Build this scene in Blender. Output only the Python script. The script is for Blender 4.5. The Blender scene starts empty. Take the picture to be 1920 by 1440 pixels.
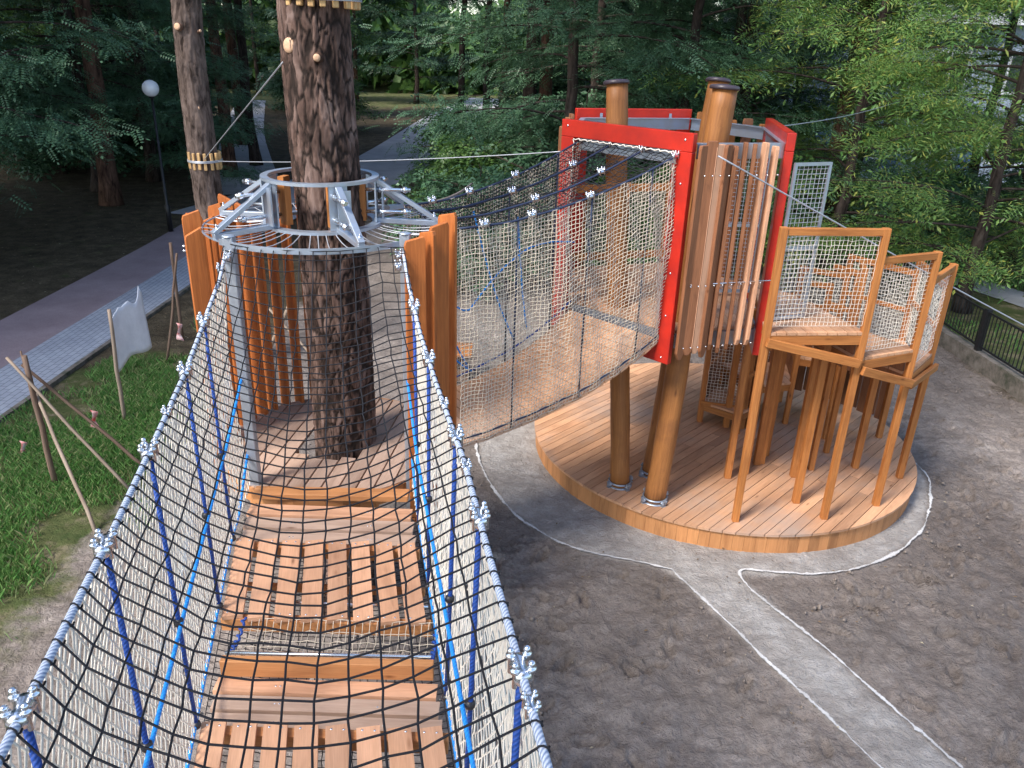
import bpy, math, random
import numpy as np
from mathutils import Vector, noise
random.seed(7)
RNG = np.random.default_rng(7)
R = math.radians
S = bpy.context.scene
COL = S.collection

# ------------------------------------------------------------------ camera, light, exposure
H = 5.0
PITCH, ROLL = R(23.4), R(1.9)
cam_d = bpy.data.cameras.new('camera'); cam = bpy.data.objects.new('camera', cam_d); COL.objects.link(cam)
cam_d.sensor_width = 36; cam_d.lens = 36 * 1480 / 1920; cam_d.clip_end = 800; cam_d.clip_start = .05
_f = np.array([0, math.cos(PITCH), -math.sin(PITCH)]); _r = np.array([1, 0, 0.]); _u = np.cross(_r, _f)
_R = math.cos(ROLL) * _r + math.sin(ROLL) * _u; _U = -math.sin(ROLL) * _r + math.cos(ROLL) * _u
from mathutils import Matrix
M_ = Matrix(((_R[0], _U[0], -_f[0], 0), (_R[1], _U[1], -_f[1], 0), (_R[2], _U[2], -_f[2], H), (0, 0, 0, 1)))
cam.matrix_world = M_
S.camera = cam

SUN_EL, SUN_AZ = R(50), R(-132)          # azimuth of the sun measured from +y towards +x: behind and left of the camera
world = bpy.data.worlds.new('World'); S.world = world; world.use_nodes = True
wn = world.node_tree.nodes; wl = world.node_tree.links
bg = wn['Background']; sky = wn.new('ShaderNodeTexSky'); sky.sky_type = 'NISHITA'; sky.sun_disc = False
sky.sun_elevation = SUN_EL; sky.sun_rotation = SUN_AZ; sky.air_density = 1.0; sky.dust_density = 1.5
wl.new(sky.outputs[0], bg.inputs[0]); bg.inputs[1].default_value = .15
sun_d = bpy.data.lights.new('sun', 'SUN'); sun_d.energy = 2.3; sun_d.angle = R(14); sun_d.color = (1, .95, .88)
sun = bpy.data.objects.new('sun', sun_d); COL.objects.link(sun)
sdir = Vector((math.cos(SUN_EL) * math.sin(SUN_AZ), math.cos(SUN_EL) * math.cos(SUN_AZ), math.sin(SUN_EL)))
sun.rotation_euler = sdir.to_track_quat('Z', 'Y').to_euler(); sun.location = sdir * 30
S.view_settings.view_transform = 'Standard'; S.view_settings.look = 'None'; S.view_settings.exposure = 1.33
S.view_settings.gamma = 1
S.render.engine = 'CYCLES'
S.cycles.max_bounces = 5; S.cycles.diffuse_bounces = 3; S.cycles.glossy_bounces = 2; S.cycles.transparent_max_bounces = 4

# ------------------------------------------------------------------ tagging and scene helpers
def tag(o, label=None, cat=None, group=None, kind=None):
    if label: o['label'] = label
    if cat: o['category'] = cat
    if group: o['group'] = group
    if kind: o['kind'] = kind
    return o
def thing(name, label, cat, loc=(0, 0, 0), group=None):
    o = bpy.data.objects.new(name, None); COL.objects.link(o); o.location = loc; o.empty_display_size = .2
    return tag(o, label, cat, group)
def copy_tree(o, parent=None):
    c = o.copy(); COL.objects.link(c)
    if parent is not None: c.parent = parent
    for ch in list(o.children): copy_tree(ch, c)
    return c

class MB:
    """collects geometry in world coordinates, builds it as ONE mesh object"""
    def __init__(s): s.v = []; s.f = []; s.uv = []; s.n = 0; s.sm = []; s.mi = []; s.cur = 0
    def add(s, V, F, UV=None, smooth=False):
        V = np.asarray(V, float).reshape(-1, 3); F = np.asarray(F, int)
        if UV is None: UV = np.zeros((F.shape[0], F.shape[1], 2))
        s.v.append(V); s.f.append(F + s.n); s.uv.append(np.asarray(UV, float)); s.sm.append(np.full(len(F), smooth)); s.mi.append(np.full(len(F), s.cur)); s.n += len(V)
    def beam(s, p0, p1, w, h, up=(0, 0, 1), off=(0, 0)):
        p0 = np.array(p0, float); p1 = np.array(p1, float); d = p1 - p0; L = np.linalg.norm(d); d /= L
        up = np.array(up, float); sd = np.cross(d, up)
        if np.linalg.norm(sd) < 1e-6: sd = np.cross(d, (1, 0, 0))
        sd /= np.linalg.norm(sd); u = np.cross(sd, d)
        o = sd * off[0] + u * off[1]
        c = [o + sd * a * w / 2 + u * b * h / 2 for a, b in ((-1, -1), (1, -1), (1, 1), (-1, 1))]
        V = [p0 + k for k in c] + [p1 + k for k in c]
        F = [(0, 1, 5, 4), (1, 2, 6, 5), (2, 3, 7, 6), (3, 0, 4, 7), (3, 2, 1, 0), (4, 5, 6, 7)]
        r0, r1 = random.random() * 50, random.random() * 50
        a = [0, w, w + h, 2 * w + h, 2 * w + 2 * h]; UV = []
        for k in range(4): UV.append([(r0, r1 + a[k]), (r0, r1 + a[k + 1]), (r0 + L, r1 + a[k + 1]), (r0 + L, r1 + a[k])])
        for k in range(2): UV.append([(r0, r1), (r0 + .01, r1), (r0 + .01, r1 + h), (r0, r1 + h)])
        s.add(V, F, UV)
    def prism(s, poly, z0, z1, ang=0.):
        """vertical prism over a convex polygon; uv runs along direction ang"""
        P = np.array(poly, float); n = len(P)
        ar = np.sum(P[:, 0] * np.roll(P[:, 1], -1) - P[:, 1] * np.roll(P[:, 0], -1))
        if ar < 0: P = P[::-1]
        V = np.r_[np.c_[P, np.full(n, z1)], np.c_[P, np.full(n, z0)]]
        r0, r1 = random.random() * 50, random.random() * 50
        U = np.c_[P[:, 0] * math.cos(ang) + P[:, 1] * math.sin(ang) + r0, -P[:, 0] * math.sin(ang) + P[:, 1] * math.cos(ang) + r1]
        cen = np.r_[[V[:n].mean(0)], [V[n:].mean(0)]]; cu = U.mean(0)
        # fan as triangles stored as degenerate-free tris
        Vall = np.r_[V, cen]
        T = []; TU = []
        for k in range(n):
            j = (k + 1) % n
            T.append((2 * n, k, j)); TU.append((cu, U[k], U[j]))
            T.append((2 * n + 1, n + j, n + k)); TU.append((cu, U[j], U[k]))
        base = s.n
        s.add(Vall, T, TU)
        Q = []; QU = []
        for k in range(n):
            j = (k + 1) % n
            Q.append((k, n + k, n + j, j)); QU.append((U[k], U[k] + (0, .03), U[j] + (0, .03), U[j]))
        s.v.append(np.zeros((0, 3))); s.f.append(np.array(Q) + base); s.uv.append(np.array(QU)); s.sm.append(np.zeros(n, bool)); s.mi.append(np.full(n, s.cur))
    def tube(s, pts, r, n=8, caps=True, smooth=True, vs=1.):
        P = np.array(pts, float); k = len(P); r = np.broadcast_to(np.asarray(r, float), (k,))
        T = np.gradient(P, axis=0); T /= np.linalg.norm(T, axis=1)[:, None] + 1e-12
        ref = np.array([0, 0, 1.]) if abs(T[0][2]) < .9 else np.array([1., 0, 0])
        A = []; a = np.cross(T[0], ref); a /= np.linalg.norm(a)
        for t in T:
            a = a - t * (a @ t); a /= np.linalg.norm(a) + 1e-12; A.append(a)
        A = np.array(A); B = np.cross(T, A)
        th = np.arange(n) * 2 * math.pi / n
        V = P[:, None] + r[:, None, None] * (np.cos(th)[None, :, None] * A[:, None] + np.sin(th)[None, :, None] * B[:, None])
        L = np.r_[0, np.cumsum(np.linalg.norm(np.diff(P, axis=0), axis=1))] * vs + random.random() * 9
        F = []; UV = []; ru = random.random() * 9
        for i in range(k - 1):
            for j in range(n):
                j2 = (j + 1) % n
                F.append((i * n + j, i * n + j2, (i + 1) * n + j2, (i + 1) * n + j))
                c = 2 * math.pi * r[i]
                UV.append([(L[i], ru + j / n * c), (L[i], ru + (j + 1) / n * c), (L[i + 1], ru + (j + 1) / n * c), (L[i + 1], ru + j / n * c)])
        base = s.n
        s.add(V.reshape(-1, 3), F, UV, smooth)
        if caps:
            for e, (i, fl) in enumerate(((0, True), (k - 1, False))):
                c = P[i]; idx = [base + i * n + j for j in range(n)]
                s.v.append(c[None]); ci = s.n; s.n += 1
                Fc = [(ci, idx[(j + 1) % n], idx[j]) if fl else (ci, idx[j], idx[(j + 1) % n]) for j in range(n)]
                s.f.append(np.array(Fc)); s.uv.append(np.zeros((n, 3, 2))); s.sm.append(np.zeros(n, bool)); s.mi.append(np.full(n, s.cur))
    def strands(s, P, r, n=3):
        """P: (S,K,3) many thin strands at once"""
        P = np.asarray(P, float); Sn, K, _ = P.shape
        T = np.gradient(P, axis=1); T /= np.linalg.norm(T, axis=2, keepdims=True) + 1e-9
        ref = np.array([.31, .52, .79]); A = np.cross(T, ref); A /= np.linalg.norm(A, axis=2, keepdims=True) + 1e-9
        B = np.cross(T, A); th = np.arange(n) * 2 * math.pi / n
        V = P[:, :, None] + r * (np.cos(th)[None, None, :, None] * A[:, :, None] + np.sin(th)[None, None, :, None] * B[:, :, None])
        idx = np.arange(Sn * K * n).reshape(Sn, K, n)
        a = idx[:, :-1]; b = np.roll(a, -1, 2); d = idx[:, 1:]; c = np.roll(d, -1, 2)
        F = np.stack([a, b, c, d], -1).reshape(-1, 4)
        s.add(V.reshape(-1, 3), F, None, True)
    def lathe(s, c, prof, n=16, axis=(0, 0, 1), smooth=True):
        ax = np.array(axis, float); ax /= np.linalg.norm(ax); c = np.array(c, float)
        s.tube([c + ax * z for r, z in prof], [r for r, z in prof], n, True, smooth)
    def build(s, name, m, parent=None, loc=None, bevel=0):
        V = np.concatenate(s.v) if s.v else np.zeros((0, 3))
        origin = np.array(loc if loc is not None else (0, 0, 0), float)
        me = bpy.data.meshes.new(name)
        nl = [np.full(len(f), f.shape[1]) for f in s.f]; lt = np.concatenate(nl)
        li = np.concatenate([f.reshape(-1) for f in s.f]); uv = np.concatenate([u.reshape(-1, 2) for u in s.uv])
        sm = np.concatenate(s.sm)
        me.vertices.add(len(V)); me.loops.add(len(li)); me.polygons.add(len(lt))
        me.vertices.foreach_set('co', (V - origin).astype(np.float32).ravel())
        me.loops.foreach_set('vertex_index', li.astype(np.int32))
        me.polygons.foreach_set('loop_start', np.r_[0, np.cumsum(lt)[:-1]].astype(np.int32))
        me.polygons.foreach_set('use_smooth', sm)
        ul = me.uv_layers.new(name='UVMap'); ul.data.foreach_set('uv', uv.astype(np.float32).ravel())
        me.update(calc_edges=True)
        for q in (m if isinstance(m, (list, tuple)) else [m]): me.materials.append(q)
        if isinstance(m, (list, tuple)): me.polygons.foreach_set('material_index', np.concatenate(s.mi).astype(np.int32))
        o = bpy.data.objects.new(name, me); COL.objects.link(o)
        if parent is not None:
            o.parent = parent; o.location = Vector(origin) - (parent.location if parent.parent is None else parent.location + parent.parent.location)
        else: o.location = origin
        if bevel:
            b = o.modifiers.new('bevel', 'BEVEL'); b.width = bevel; b.segments = 1; b.limit_method = 'ANGLE'
        return o

# ------------------------------------------------------------------ materials
MATS = {}
class NT:
    def __init__(s, name):
        s.m = bpy.data.materials.new(name); s.m.use_nodes = True; s.t = s.m.node_tree; s.n = s.t.nodes; s.l = s.t.links
        s.bsdf = s.n['Principled BSDF']; s.out = s.n['Material Output']
        s.geo = s.n.new('ShaderNodeNewGeometry'); s.tc = s.n.new('ShaderNodeTexCoord')
    def link(s, a, b): s.l.new(a, b)
    def mapping(s, src, scale, loc=(0, 0, 0), rot=(0, 0, 0)):
        n = s.n.new('ShaderNodeMapping'); s.l.new(src, n.inputs[0]); n.inputs['Scale'].default_value = scale
        n.inputs['Location'].default_value = loc; n.inputs['Rotation'].default_value = rot; return n.outputs[0]
    def noise(s, vec, scale, detail=4, rough=.55, dist=0, out='Fac'):
        n = s.n.new('ShaderNodeTexNoise'); s.l.new(vec, n.inputs['Vector']); n.inputs['Scale'].default_value = scale
        n.inputs['Detail'].default_value = detail; n.inputs['Roughness'].default_value = rough; n.inputs['Distortion'].default_value = dist
        return n.outputs[out]
    def ramp(s, fac, stops, interp='LINEAR'):
        n = s.n.new('ShaderNodeValToRGB'); s.l.new(fac, n.inputs[0]); cr = n.color_ramp; cr.interpolation = interp
        while len(cr.elements) < len(stops): cr.elements.new(.5)
        for e, (p, c) in zip(cr.elements, stops):
            e.position = p; e.color = (*c, 1) if len(c) == 3 else c
        return n.outputs[0]
    def mix(s, a, b, fac, mode='MIX'):
        n = s.n.new('ShaderNodeMix'); n.data_type = 'RGBA'; n.blend_type = mode
        for sock, val in ((n.inputs[0], fac), (n.inputs[6], a), (n.inputs[7], b)):
            if isinstance(val, bpy.types.NodeSocket): s.l.new(val, sock)
            elif isinstance(val, (int, float)): sock.default_value = val if sock == n.inputs[0] else (val, val, val, 1)
            else: sock.default_value = (*val, 1)
        return n.outputs[2]
    def math(s, op, a, b=0.):
        n = s.n.new('ShaderNodeMath'); n.operation = op
        for i, v in enumerate((a, b)):
            if isinstance(v, bpy.types.NodeSocket): s.l.new(v, n.inputs[i])
            else: n.inputs[i].default_value = v
        return n.outputs[0]
    def attr(s, name):
        n = s.n.new('ShaderNodeAttribute'); n.attribute_name = name; return n.outputs['Fac']
    def bump(s, h, strength=.3, dist=.01):
        n = s.n.new('ShaderNodeBump'); s.l.new(h, n.inputs['Height']); n.inputs['Strength'].default_value = strength
        n.inputs['Distance'].default_value = dist; s.l.new(n.outputs[0], s.bsdf.inputs['Normal'])
    def base(s, c):
        if isinstance(c, bpy.types.NodeSocket): s.l.new(c, s.bsdf.inputs['Base Color'])
        else: s.bsdf.inputs['Base Color'].default_value = (*c, 1)
    def set(s, **k):
        for a, v in k.items():
            a = {'rough': 'Roughness', 'metal': 'Metallic', 'spec': 'Specular IOR Level', 'coat': 'Coat Weight'}[a]
            if isinstance(v, bpy.types.NodeSocket): s.l.new(v, s.bsdf.inputs[a])
            else: s.bsdf.inputs[a].default_value = v

def wood(name, c_light, c_dark, vary=.35, grain=.5, rough=.6, weather=None, wscale=1.2):
    t = NT(name); uv = t.tc.outputs['UV']
    g = t.noise(t.mapping(uv, (1.6, 38, 1)), 1.6, 5, .6, .6)
    fine = t.noise(t.mapping(uv, (6, 260, 1)), 1.2, 2, .5)
    gf = t.ramp(g, [(.32, (0, 0, 0)), (.72, (1, 1, 1))])
    c = t.mix(c_light, c_dark, t.math('MULTIPLY', gf, grain))
    c = t.mix(c, t.ramp(fine, [(.3, (.78, .74, .7)), (.7, (1.08, 1.06, 1.05))]), .5, 'MULTIPLY')
    isl = t.geo.outputs['Random Per Island']
    c = t.mix(c, t.ramp(isl, [(0, (1 - vary, 1 - vary, 1 - vary * .95)), (.5, (1, 1, 1)), (.8, (1 + vary * .25, 1 + vary * .2, 1 + vary * .2)), (1, (1 - vary * .4, 1 - vary * .5, 1 - vary * .6))]), 1., 'MULTIPLY')
    bl_ = t.noise(t.mapping(uv, (1.1, 5, 1)), 1.3, 4, .6, .3)
    c = t.mix(c, t.ramp(bl_, [(.28, (.66, .60, .56)), (.5, (.98, .97, .96)), (.74, (1.16, 1.14, 1.12))]), .85, 'MULTIPLY')
    # knots
    v = t.n.new('ShaderNodeTexVoronoi'); t.link(t.mapping(uv, (2.2, 7, 1)), v.inputs['Vector']); v.inputs['Scale'].default_value = 1.
    k = t.ramp(v.outputs['Distance'], [(.035, (.30, .24, .20)), (.06, (.62, .55, .5)), (.12, (1, 1, 1))])
    c = t.mix(c, k, .8, 'MULTIPLY')
    if weather:
        w = t.noise(t.tc.outputs['Object'], wscale, 5, .65)
        c = t.mix(c, weather[0], t.math('MULTIPLY', t.ramp(w, [(weather[1], (0, 0, 0)), (weather[1] + .16, (1, 1, 1))]), weather[2]))
    t.base(c); t.set(rough=rough, spec=.35); t.bump(t.math('ADD', g, t.math('MULTIPLY', fine, .4)), .25, .004)
    return t.m
M = {}
M['deck'] = wood('deck_larch', (.67, .385, .225), (.47, .24, .125), .3, .5, .62, ((.36, .28, .235), .50, .75), .55)
M['fascia'] = wood('larch_fascia', (.56, .27, .11), (.40, .16, .06), .25, .6, .6)
M['orange'] = wood('orange_stained_wood', (.50, .21, .06), (.27, .09, .024), .45, .75, .55)
M['slat'] = wood('orange_slat_wood', (.54, .18, .045), (.31, .085, .022), .5, .75, .55)
M['slat_brown'] = wood('weathered_slat_wood', (.30, .135, .065), (.14, .058, .03), .75, .65, .6)
M['pole'] = wood('stained_round_timber', (.40, .17, .052), (.19, .072, .024), .2, .7, .5, ((.16, .065, .03), .55, .6), 1.6)
M['plank'] = wood('larch_plank', (.70, .405, .255), (.52, .27, .15), .3, .5, .6)
M['plank_grey'] = wood('greyed_larch_plank', (.50, .36, .28), (.36, .25, .19), .25, .5, .65)
M['stake'] = wood('weathered_stake', (.22, .15, .11), (.09, .06, .045), .5, .7, .8)
M['palestake'] = wood('pale_stake', (.36, .29, .23), (.2, .15, .11), .3, .7, .8)
M['block'] = wood('peeled_wood_block', (.62, .42, .2), (.4, .24, .1), .3, .6, .6)
M['cutwood'] = wood('fresh_cut_wood', (.6, .4, .26), (.45, .28, .18), .3, .6, .7)
M['fence_rail'] = M['stake']

def simple(name, c, rough=.5, metal=0, bump=None, var=None, coat=0):
    t = NT(name); cc = c
    if var:
        nz = t.noise(t.tc.outputs['Object'], var[0], 4, .6)
        cc = t.mix(c, var[1], t.ramp(nz, [(.35, (0, 0, 0)), (.7, (1, 1, 1))]))
    t.base(cc); t.set(rough=rough, metal=metal, coat=coat)
    if bump: t.bump(t.noise(t.tc.outputs['Object'], bump[0], 3), bump[1], bump[2])
    return t.m
M['red'] = simple('red_painted_panel', (.56, .026, .012), .33, 0, (9, .2, .004), (3.2, (.36, .018, .012)), .15)
M['steel'] = simple('galvanised_steel', (.45, .53, .65), .42, .75, (60, .1, .002), (9, (.44, .48, .53)))
M['steel_dull'] = simple('galvanised_tube', (.42, .46, .52), .5, .55, (40, .1, .002), (5, (.33, .36, .41)))
M['bolt'] = simple('zinc_fitting', (.72, .75, .80), .25, .95)
M['black'] = simple('black_painted_metal', (.016, .016, .018), .4, .2)
M['cap'] = simple('dark_pole_cap', (.06, .045, .055), .35)
M['joint'] = simple('black_rope_joint', (.02, .02, .025), .4)
M['globe'] = simple('white_lamp_globe', (.85, .88, .95), .25, 0, None, None, .3)
M['plastic'] = simple('torn_white_sheet', (.82, .85, .92), .5, 0, (14, .5, .01), (5, (.70, .73, .80)))
M['tape'] = simple('red_white_tape', (.75, .7, .7), .5, 0, None, (14, (.7, .05, .04)))
M['cable'] = simple('steel_cable', (.46, .48, .52), .45, .5)
M['darkrope'] = simple('dark_rope', (.035, .03, .03), .8)
M['roofsheet'] = simple('pale_roof_fascia', (.6, .62, .64), .6)
M['render'] = simple('pale_blue_render', (.36, .42, .52), .8, 0, None, (.8, (.30, .36, .46)))
M['winframe'] = simple('white_window_frame', (.7, .72, .76), .5)
M['pane'] = simple('dark_window_pane', (.03, .04, .055), .1)
M['bluedoor'] = simple('blue_panel', (.10, .17, .36), .5)

def rope_mat(name, c1, c2, pitch=60, rough=.65):
    t = NT(name); w = t.n.new('ShaderNodeTexWave'); w.wave_type = 'BANDS'
    t.link(t.mapping(t.tc.outputs['UV'], (1, 1, 1), (0, 0, 0), (0, 0, R(40))), w.inputs['Vector']); w.inputs['Scale'].default_value = pitch / 3
    c = t.mix(c1, c2, w.outputs['Fac']); t.base(c); t.set(rough=rough); t.bump(w.outputs['Fac'], .6, .003); return t.m
M['dkblue'] = rope_mat('dark_blue_rope', (.006, .045, .24), (.012, .075, .38))
M['ltblue'] = rope_mat('light_blue_rope', (.01, .22, .72), (.02, .32, .85))
M['railrope'] = rope_mat('silver_grey_rope', (.22, .28, .42), (.62, .68, .78), 75)
M['thickrope'] = rope_mat('brown_white_rope', (.42, .35, .32), (.07, .05, .05), 40)
M['net_beige'] = simple('beige_net_cord', (.76, .67, .54), .8)
M['net_white'] = simple('cream_net_cord', (.88, .82, .72), .8)
M['net_black'] = simple('black_net_cord', (.008, .009, .014), .85)
M['net_navy'] = simple('navy_rope', (.018, .03, .07), .7)
M['wire'] = simple('mesh_wire', (.62, .66, .72), .4, .6)

def bark(name, c1, c2, c3, scale=1., attr=False):
    t = NT(name); v = t.mapping(t.tc.outputs['Object'], (9 * scale, 9 * scale, 2.2 * scale))
    n1 = t.noise(v, 1., 6, .65, .8); n2 = t.noise(t.tc.outputs['Object'], 5, 3)
    c = t.ramp(n1, [(.34, c3), (.5, c1), (.68, c2)]); c = t.mix(c, t.ramp(n2, [(.3, (.65, .6, .6)), (.75, (1.15, 1.05, 1.))]), .8, 'MULTIPLY')
    if attr:
        p = t.attr('plate'); c = t.mix(c3, c, t.ramp(p, [(.06, (0, 0, 0)), (.3, (1, 1, 1))]))
    t.base(c); t.set(rough=.9, spec=.15); t.bump(n1, .8, .02 / scale); return t.m
M['pine'] = bark('pine_bark', (.125, .083, .068), (.26, .195, .17), (.026, .018, .015), 1., True)
M['pine2'] = bark('grey_pine_bark', (.125, .098, .085), (.21, .17, .15), (.03, .022, .018), 1.3)
M['redpine'] = bark('reddish_pine_bark', (.12, .072, .052), (.20, .125, .09), (.035, .02, .015), 1.)
M['trunk'] = bark('dark_bark', (.06, .048, .042), (.10, .085, .075), (.02, .016, .014), 1.)

def leaf(name, cols, trans=.3, rough=.45):
    t = NT(name); isl = t.geo.outputs['Random Per Island']
    c = t.ramp(isl, [(i / max(1, len(cols) - 1), k) for i, k in enumerate(cols)])
    t.base(c); t.set(rough=rough, spec=.4)
    tr = t.n.new('ShaderNodeBsdfTranslucent'); t.link(c, tr.inputs[0]); mx = t.n.new('ShaderNodeMixShader'); mx.inputs[0].default_value = trans
    t.link(t.bsdf.outputs[0], mx.inputs[1]); t.link(tr.outputs[0], mx.inputs[2]); t.link(mx.outputs[0], t.out.inputs[0]); return t.m
M['leaf_teal'] = leaf('robinia_leaves', [(.038, .10, .05), (.078, .165, .08), (.06, .13, .07), (.13, .24, .13)], .2)
M['leaf_deep'] = leaf('deep_green_leaves', [(.02, .05, .03), (.035, .085, .045), (.05, .10, .05)], .2)
M['leaf_ash'] = leaf('ash_leaves', [(.07, .17, .04), (.13, .26, .06), (.20, .33, .08), (.16, .30, .10), (.42, .42, .08)], .3)
M['leaf_mid'] = leaf('mid_green_leaves', [(.04, .10, .03), (.08, .165, .04), (.13, .23, .06)], .35)
M['grass'] = leaf('grass_blades', [(.06, .18, .04), (.11, .26, .06), (.17, .31, .09), (.34, .33, .17)], .3, .6)
M['litter'] = leaf('dry_leaf_litter', [(.20, .13, .07), (.12, .08, .05), (.4, .35, .25)], .1, .8)
M['needle'] = leaf('pine_needles', [(.015, .04, .02), (.03, .065, .03)], .1)

# ground: one sheet, zones blended by distance attributes
def ground_mat():
    t = NT('park_ground'); P = t.geo.outputs['Position']
    big = t.noise(P, .45, 6, .6); mid = t.noise(P, 2.3, 6, .68); fine = t.noise(P, 26, 5, .7); wob = t.noise(P, 1.4, 5, .7)
    sand = t.ramp(mid, [(.3, (.205, .177, .158)), (.5, (.30, .262, .238)), (.72, (.39, .35, .32))])
    sand = t.mix(sand, t.ramp(fine, [(.3, (.62, .58, .56)), (.6, (1.1, 1.08, 1.06))]), .8, 'MULTIPLY')
    sand = t.mix(sand, t.ramp(big, [(.34, (.72, .70, .70)), (.5, (1, 1, 1)), (.66, (1.28, 1.26, 1.24))]), 1., 'MULTIPLY')
    crumb = t.noise(P, 8.5, 6, .75, .6); sand = t.mix(sand, (.055, .042, .034), t.math('MULTIPLY', t.ramp(crumb, [(.57, (0, 0, 0)), (.68, (1, 1, 1))]), .42))
    sand_dark = t.attr('sand_dark'); sand = t.mix(sand, (.13, .108, .095), t.math('MULTIPLY', sand_dark, .5))
    pad = t.ramp(mid, [(.28, (.28, .25, .23)), (.5, (.39, .36, .335)), (.72, (.52, .495, .475))])
    pad = t.mix(pad, t.ramp(fine, [(.3, (.8, .79, .78)), (.65, (1.05, 1.05, 1.05))]), .6, 'MULTIPLY')
    soil = t.ramp(mid, [(.3, (.055, .042, .03)), (.5, (.10, .082, .055)), (.7, (.16, .13, .09))])
    soil = t.mix(soil, t.ramp(fine, [(.35, (.6, .6, .6)), (.66, (1.25, 1.2, 1.1))]), .8, 'MULTIPLY')
    grs = t.ramp(mid, [(.3, (.05, .08, .025)), (.5, (.10, .115, .045)), (.62, (.20, .175, .11)), (.75, (.26, .225, .17))])
    def band(a): 
        x = t.math('ADD', t.attr(a), t.math('MULTIPLY', t.math('SUBTRACT', wob, .5), .9)); return t.ramp(x, [(.42, (0, 0, 0)), (.58, (1, 1, 1))])
    c = t.mix(soil, grs, band('grassy')); c = t.mix(c, sand, band('sandy')); c = t.mix(c, pad, t.attr('pad'))
    t.base(c); t.set(rough=.95, spec=.15)
    t.bump(t.math('ADD', t.math('MULTIPLY', fine, .35), t.math('MULTIPLY', crumb, 1.2)), 1., .06); return t.m
M['ground'] = ground_mat()
def paver():
    t = NT('grey_block_paving'); b = t.n.new('ShaderNodeTexBrick'); t.link(t.mapping(t.geo.outputs['Position'], (1, 1, 1), (0, 0, 0), (0, 0, R(90))), b.inputs['Vector'])
    b.inputs['Scale'].default_value = 1; b.inputs['Brick Width'].default_value = .2; b.inputs['Row Height'].default_value = .1; b.inputs['Mortar Size'].default_value = .006
    b.inputs['Color1'].default_value = (.32, .35, .41, 1); b.inputs['Color2'].default_value = (.37, .40, .46, 1); b.inputs['Mortar'].default_value = (.15, .16, .18, 1)
    n = t.noise(t.geo.outputs['Position'], 1.2, 5); t.base(t.mix(b.outputs[0], t.ramp(n, [(.3, (.8, .8, .82)), (.7, (1.1, 1.1, 1.1))]), .8, 'MULTIPLY')); t.set(rough=.85)
    t.bump(b.outputs['Fac'], -.3, .004); return t.m
M['paver'] = paver()
def asphalt(name, a, b):
    t = NT(name); n = t.noise(t.geo.outputs['Position'], 1.1, 6, .65); f = t.noise(t.geo.outputs['Position'], 60, 2)
    t.base(t.mix(t.ramp(n, [(.3, a), (.7, b)]), t.ramp(f, [(.3, (.8, .8, .8)), (.7, (1.1, 1.1, 1.1))]), .7, 'MULTIPLY')); t.set(rough=.9); return t.m
M['redpath'] = asphalt('reddish_path_surface', (.22, .165, .185), (.31, .245, .26))
M['asphalt'] = asphalt('grey_path_surface', (.32, .32, .34), (.46, .46, .49))
M['chalk'] = asphalt('white_chalk', (.40, .39, .38), (.72, .71, .70))
def concrete():
    t = NT('mossy_concrete'); n = t.noise(t.geo.outputs['Position'], 4, 6, .7); c = t.ramp(n, [(.35, (.05, .055, .035)), (.5, (.14, .12, .10)), (.7, (.24, .21, .18))])
    t.base(c); t.set(rough=.95); t.bump(n, .6, .02); return t.m
M['concrete'] = concrete()
def chalk_mat():
    t = NT('powdery_chalk_line'); n = t.noise(t.geo.outputs['Position'], 28, 5, .75); n2 = t.noise(t.geo.outputs['Position'], 3, 3, .6)
    t.base(t.ramp(n2, [(.3, (.36, .35, .34)), (.7, (.62, .61, .60))])); t.set(rough=.95)
    tr = t.n.new('ShaderNodeBsdfTransparent'); mx = t.n.new('ShaderNodeMixShader'); e = t.math('ABSOLUTE', t.math('SUBTRACT', t.attr('across'), .5))
    f = t.math('ADD', t.math('MULTIPLY', n, 1.45), t.math('ADD', t.math('MULTIPLY', n2, .5), t.math('MULTIPLY', e, -1.5)))
    t.link(t.ramp(f, [(.50, (0, 0, 0)), (.72, (1, 1, 1))]), mx.inputs[0]); t.link(tr.outputs[0], mx.inputs[1]); t.link(t.bsdf.outputs[0], mx.inputs[2]); t.link(mx.outputs[0], t.out.inputs[0]); return t.m
M['chalk'] = chalk_mat()

def lerp(a, b, t): return np.array(a, float) * (1 - t) + np.array(b, float) * t
def catenary(a, b, sag, n=24):
    t = np.linspace(0, 1, n)[:, None]; P = np.array(a) * (1 - t) + np.array(b) * t; P[:, 2] -= (4 * sag * t * (1 - t))[:, 0]; return P

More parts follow.
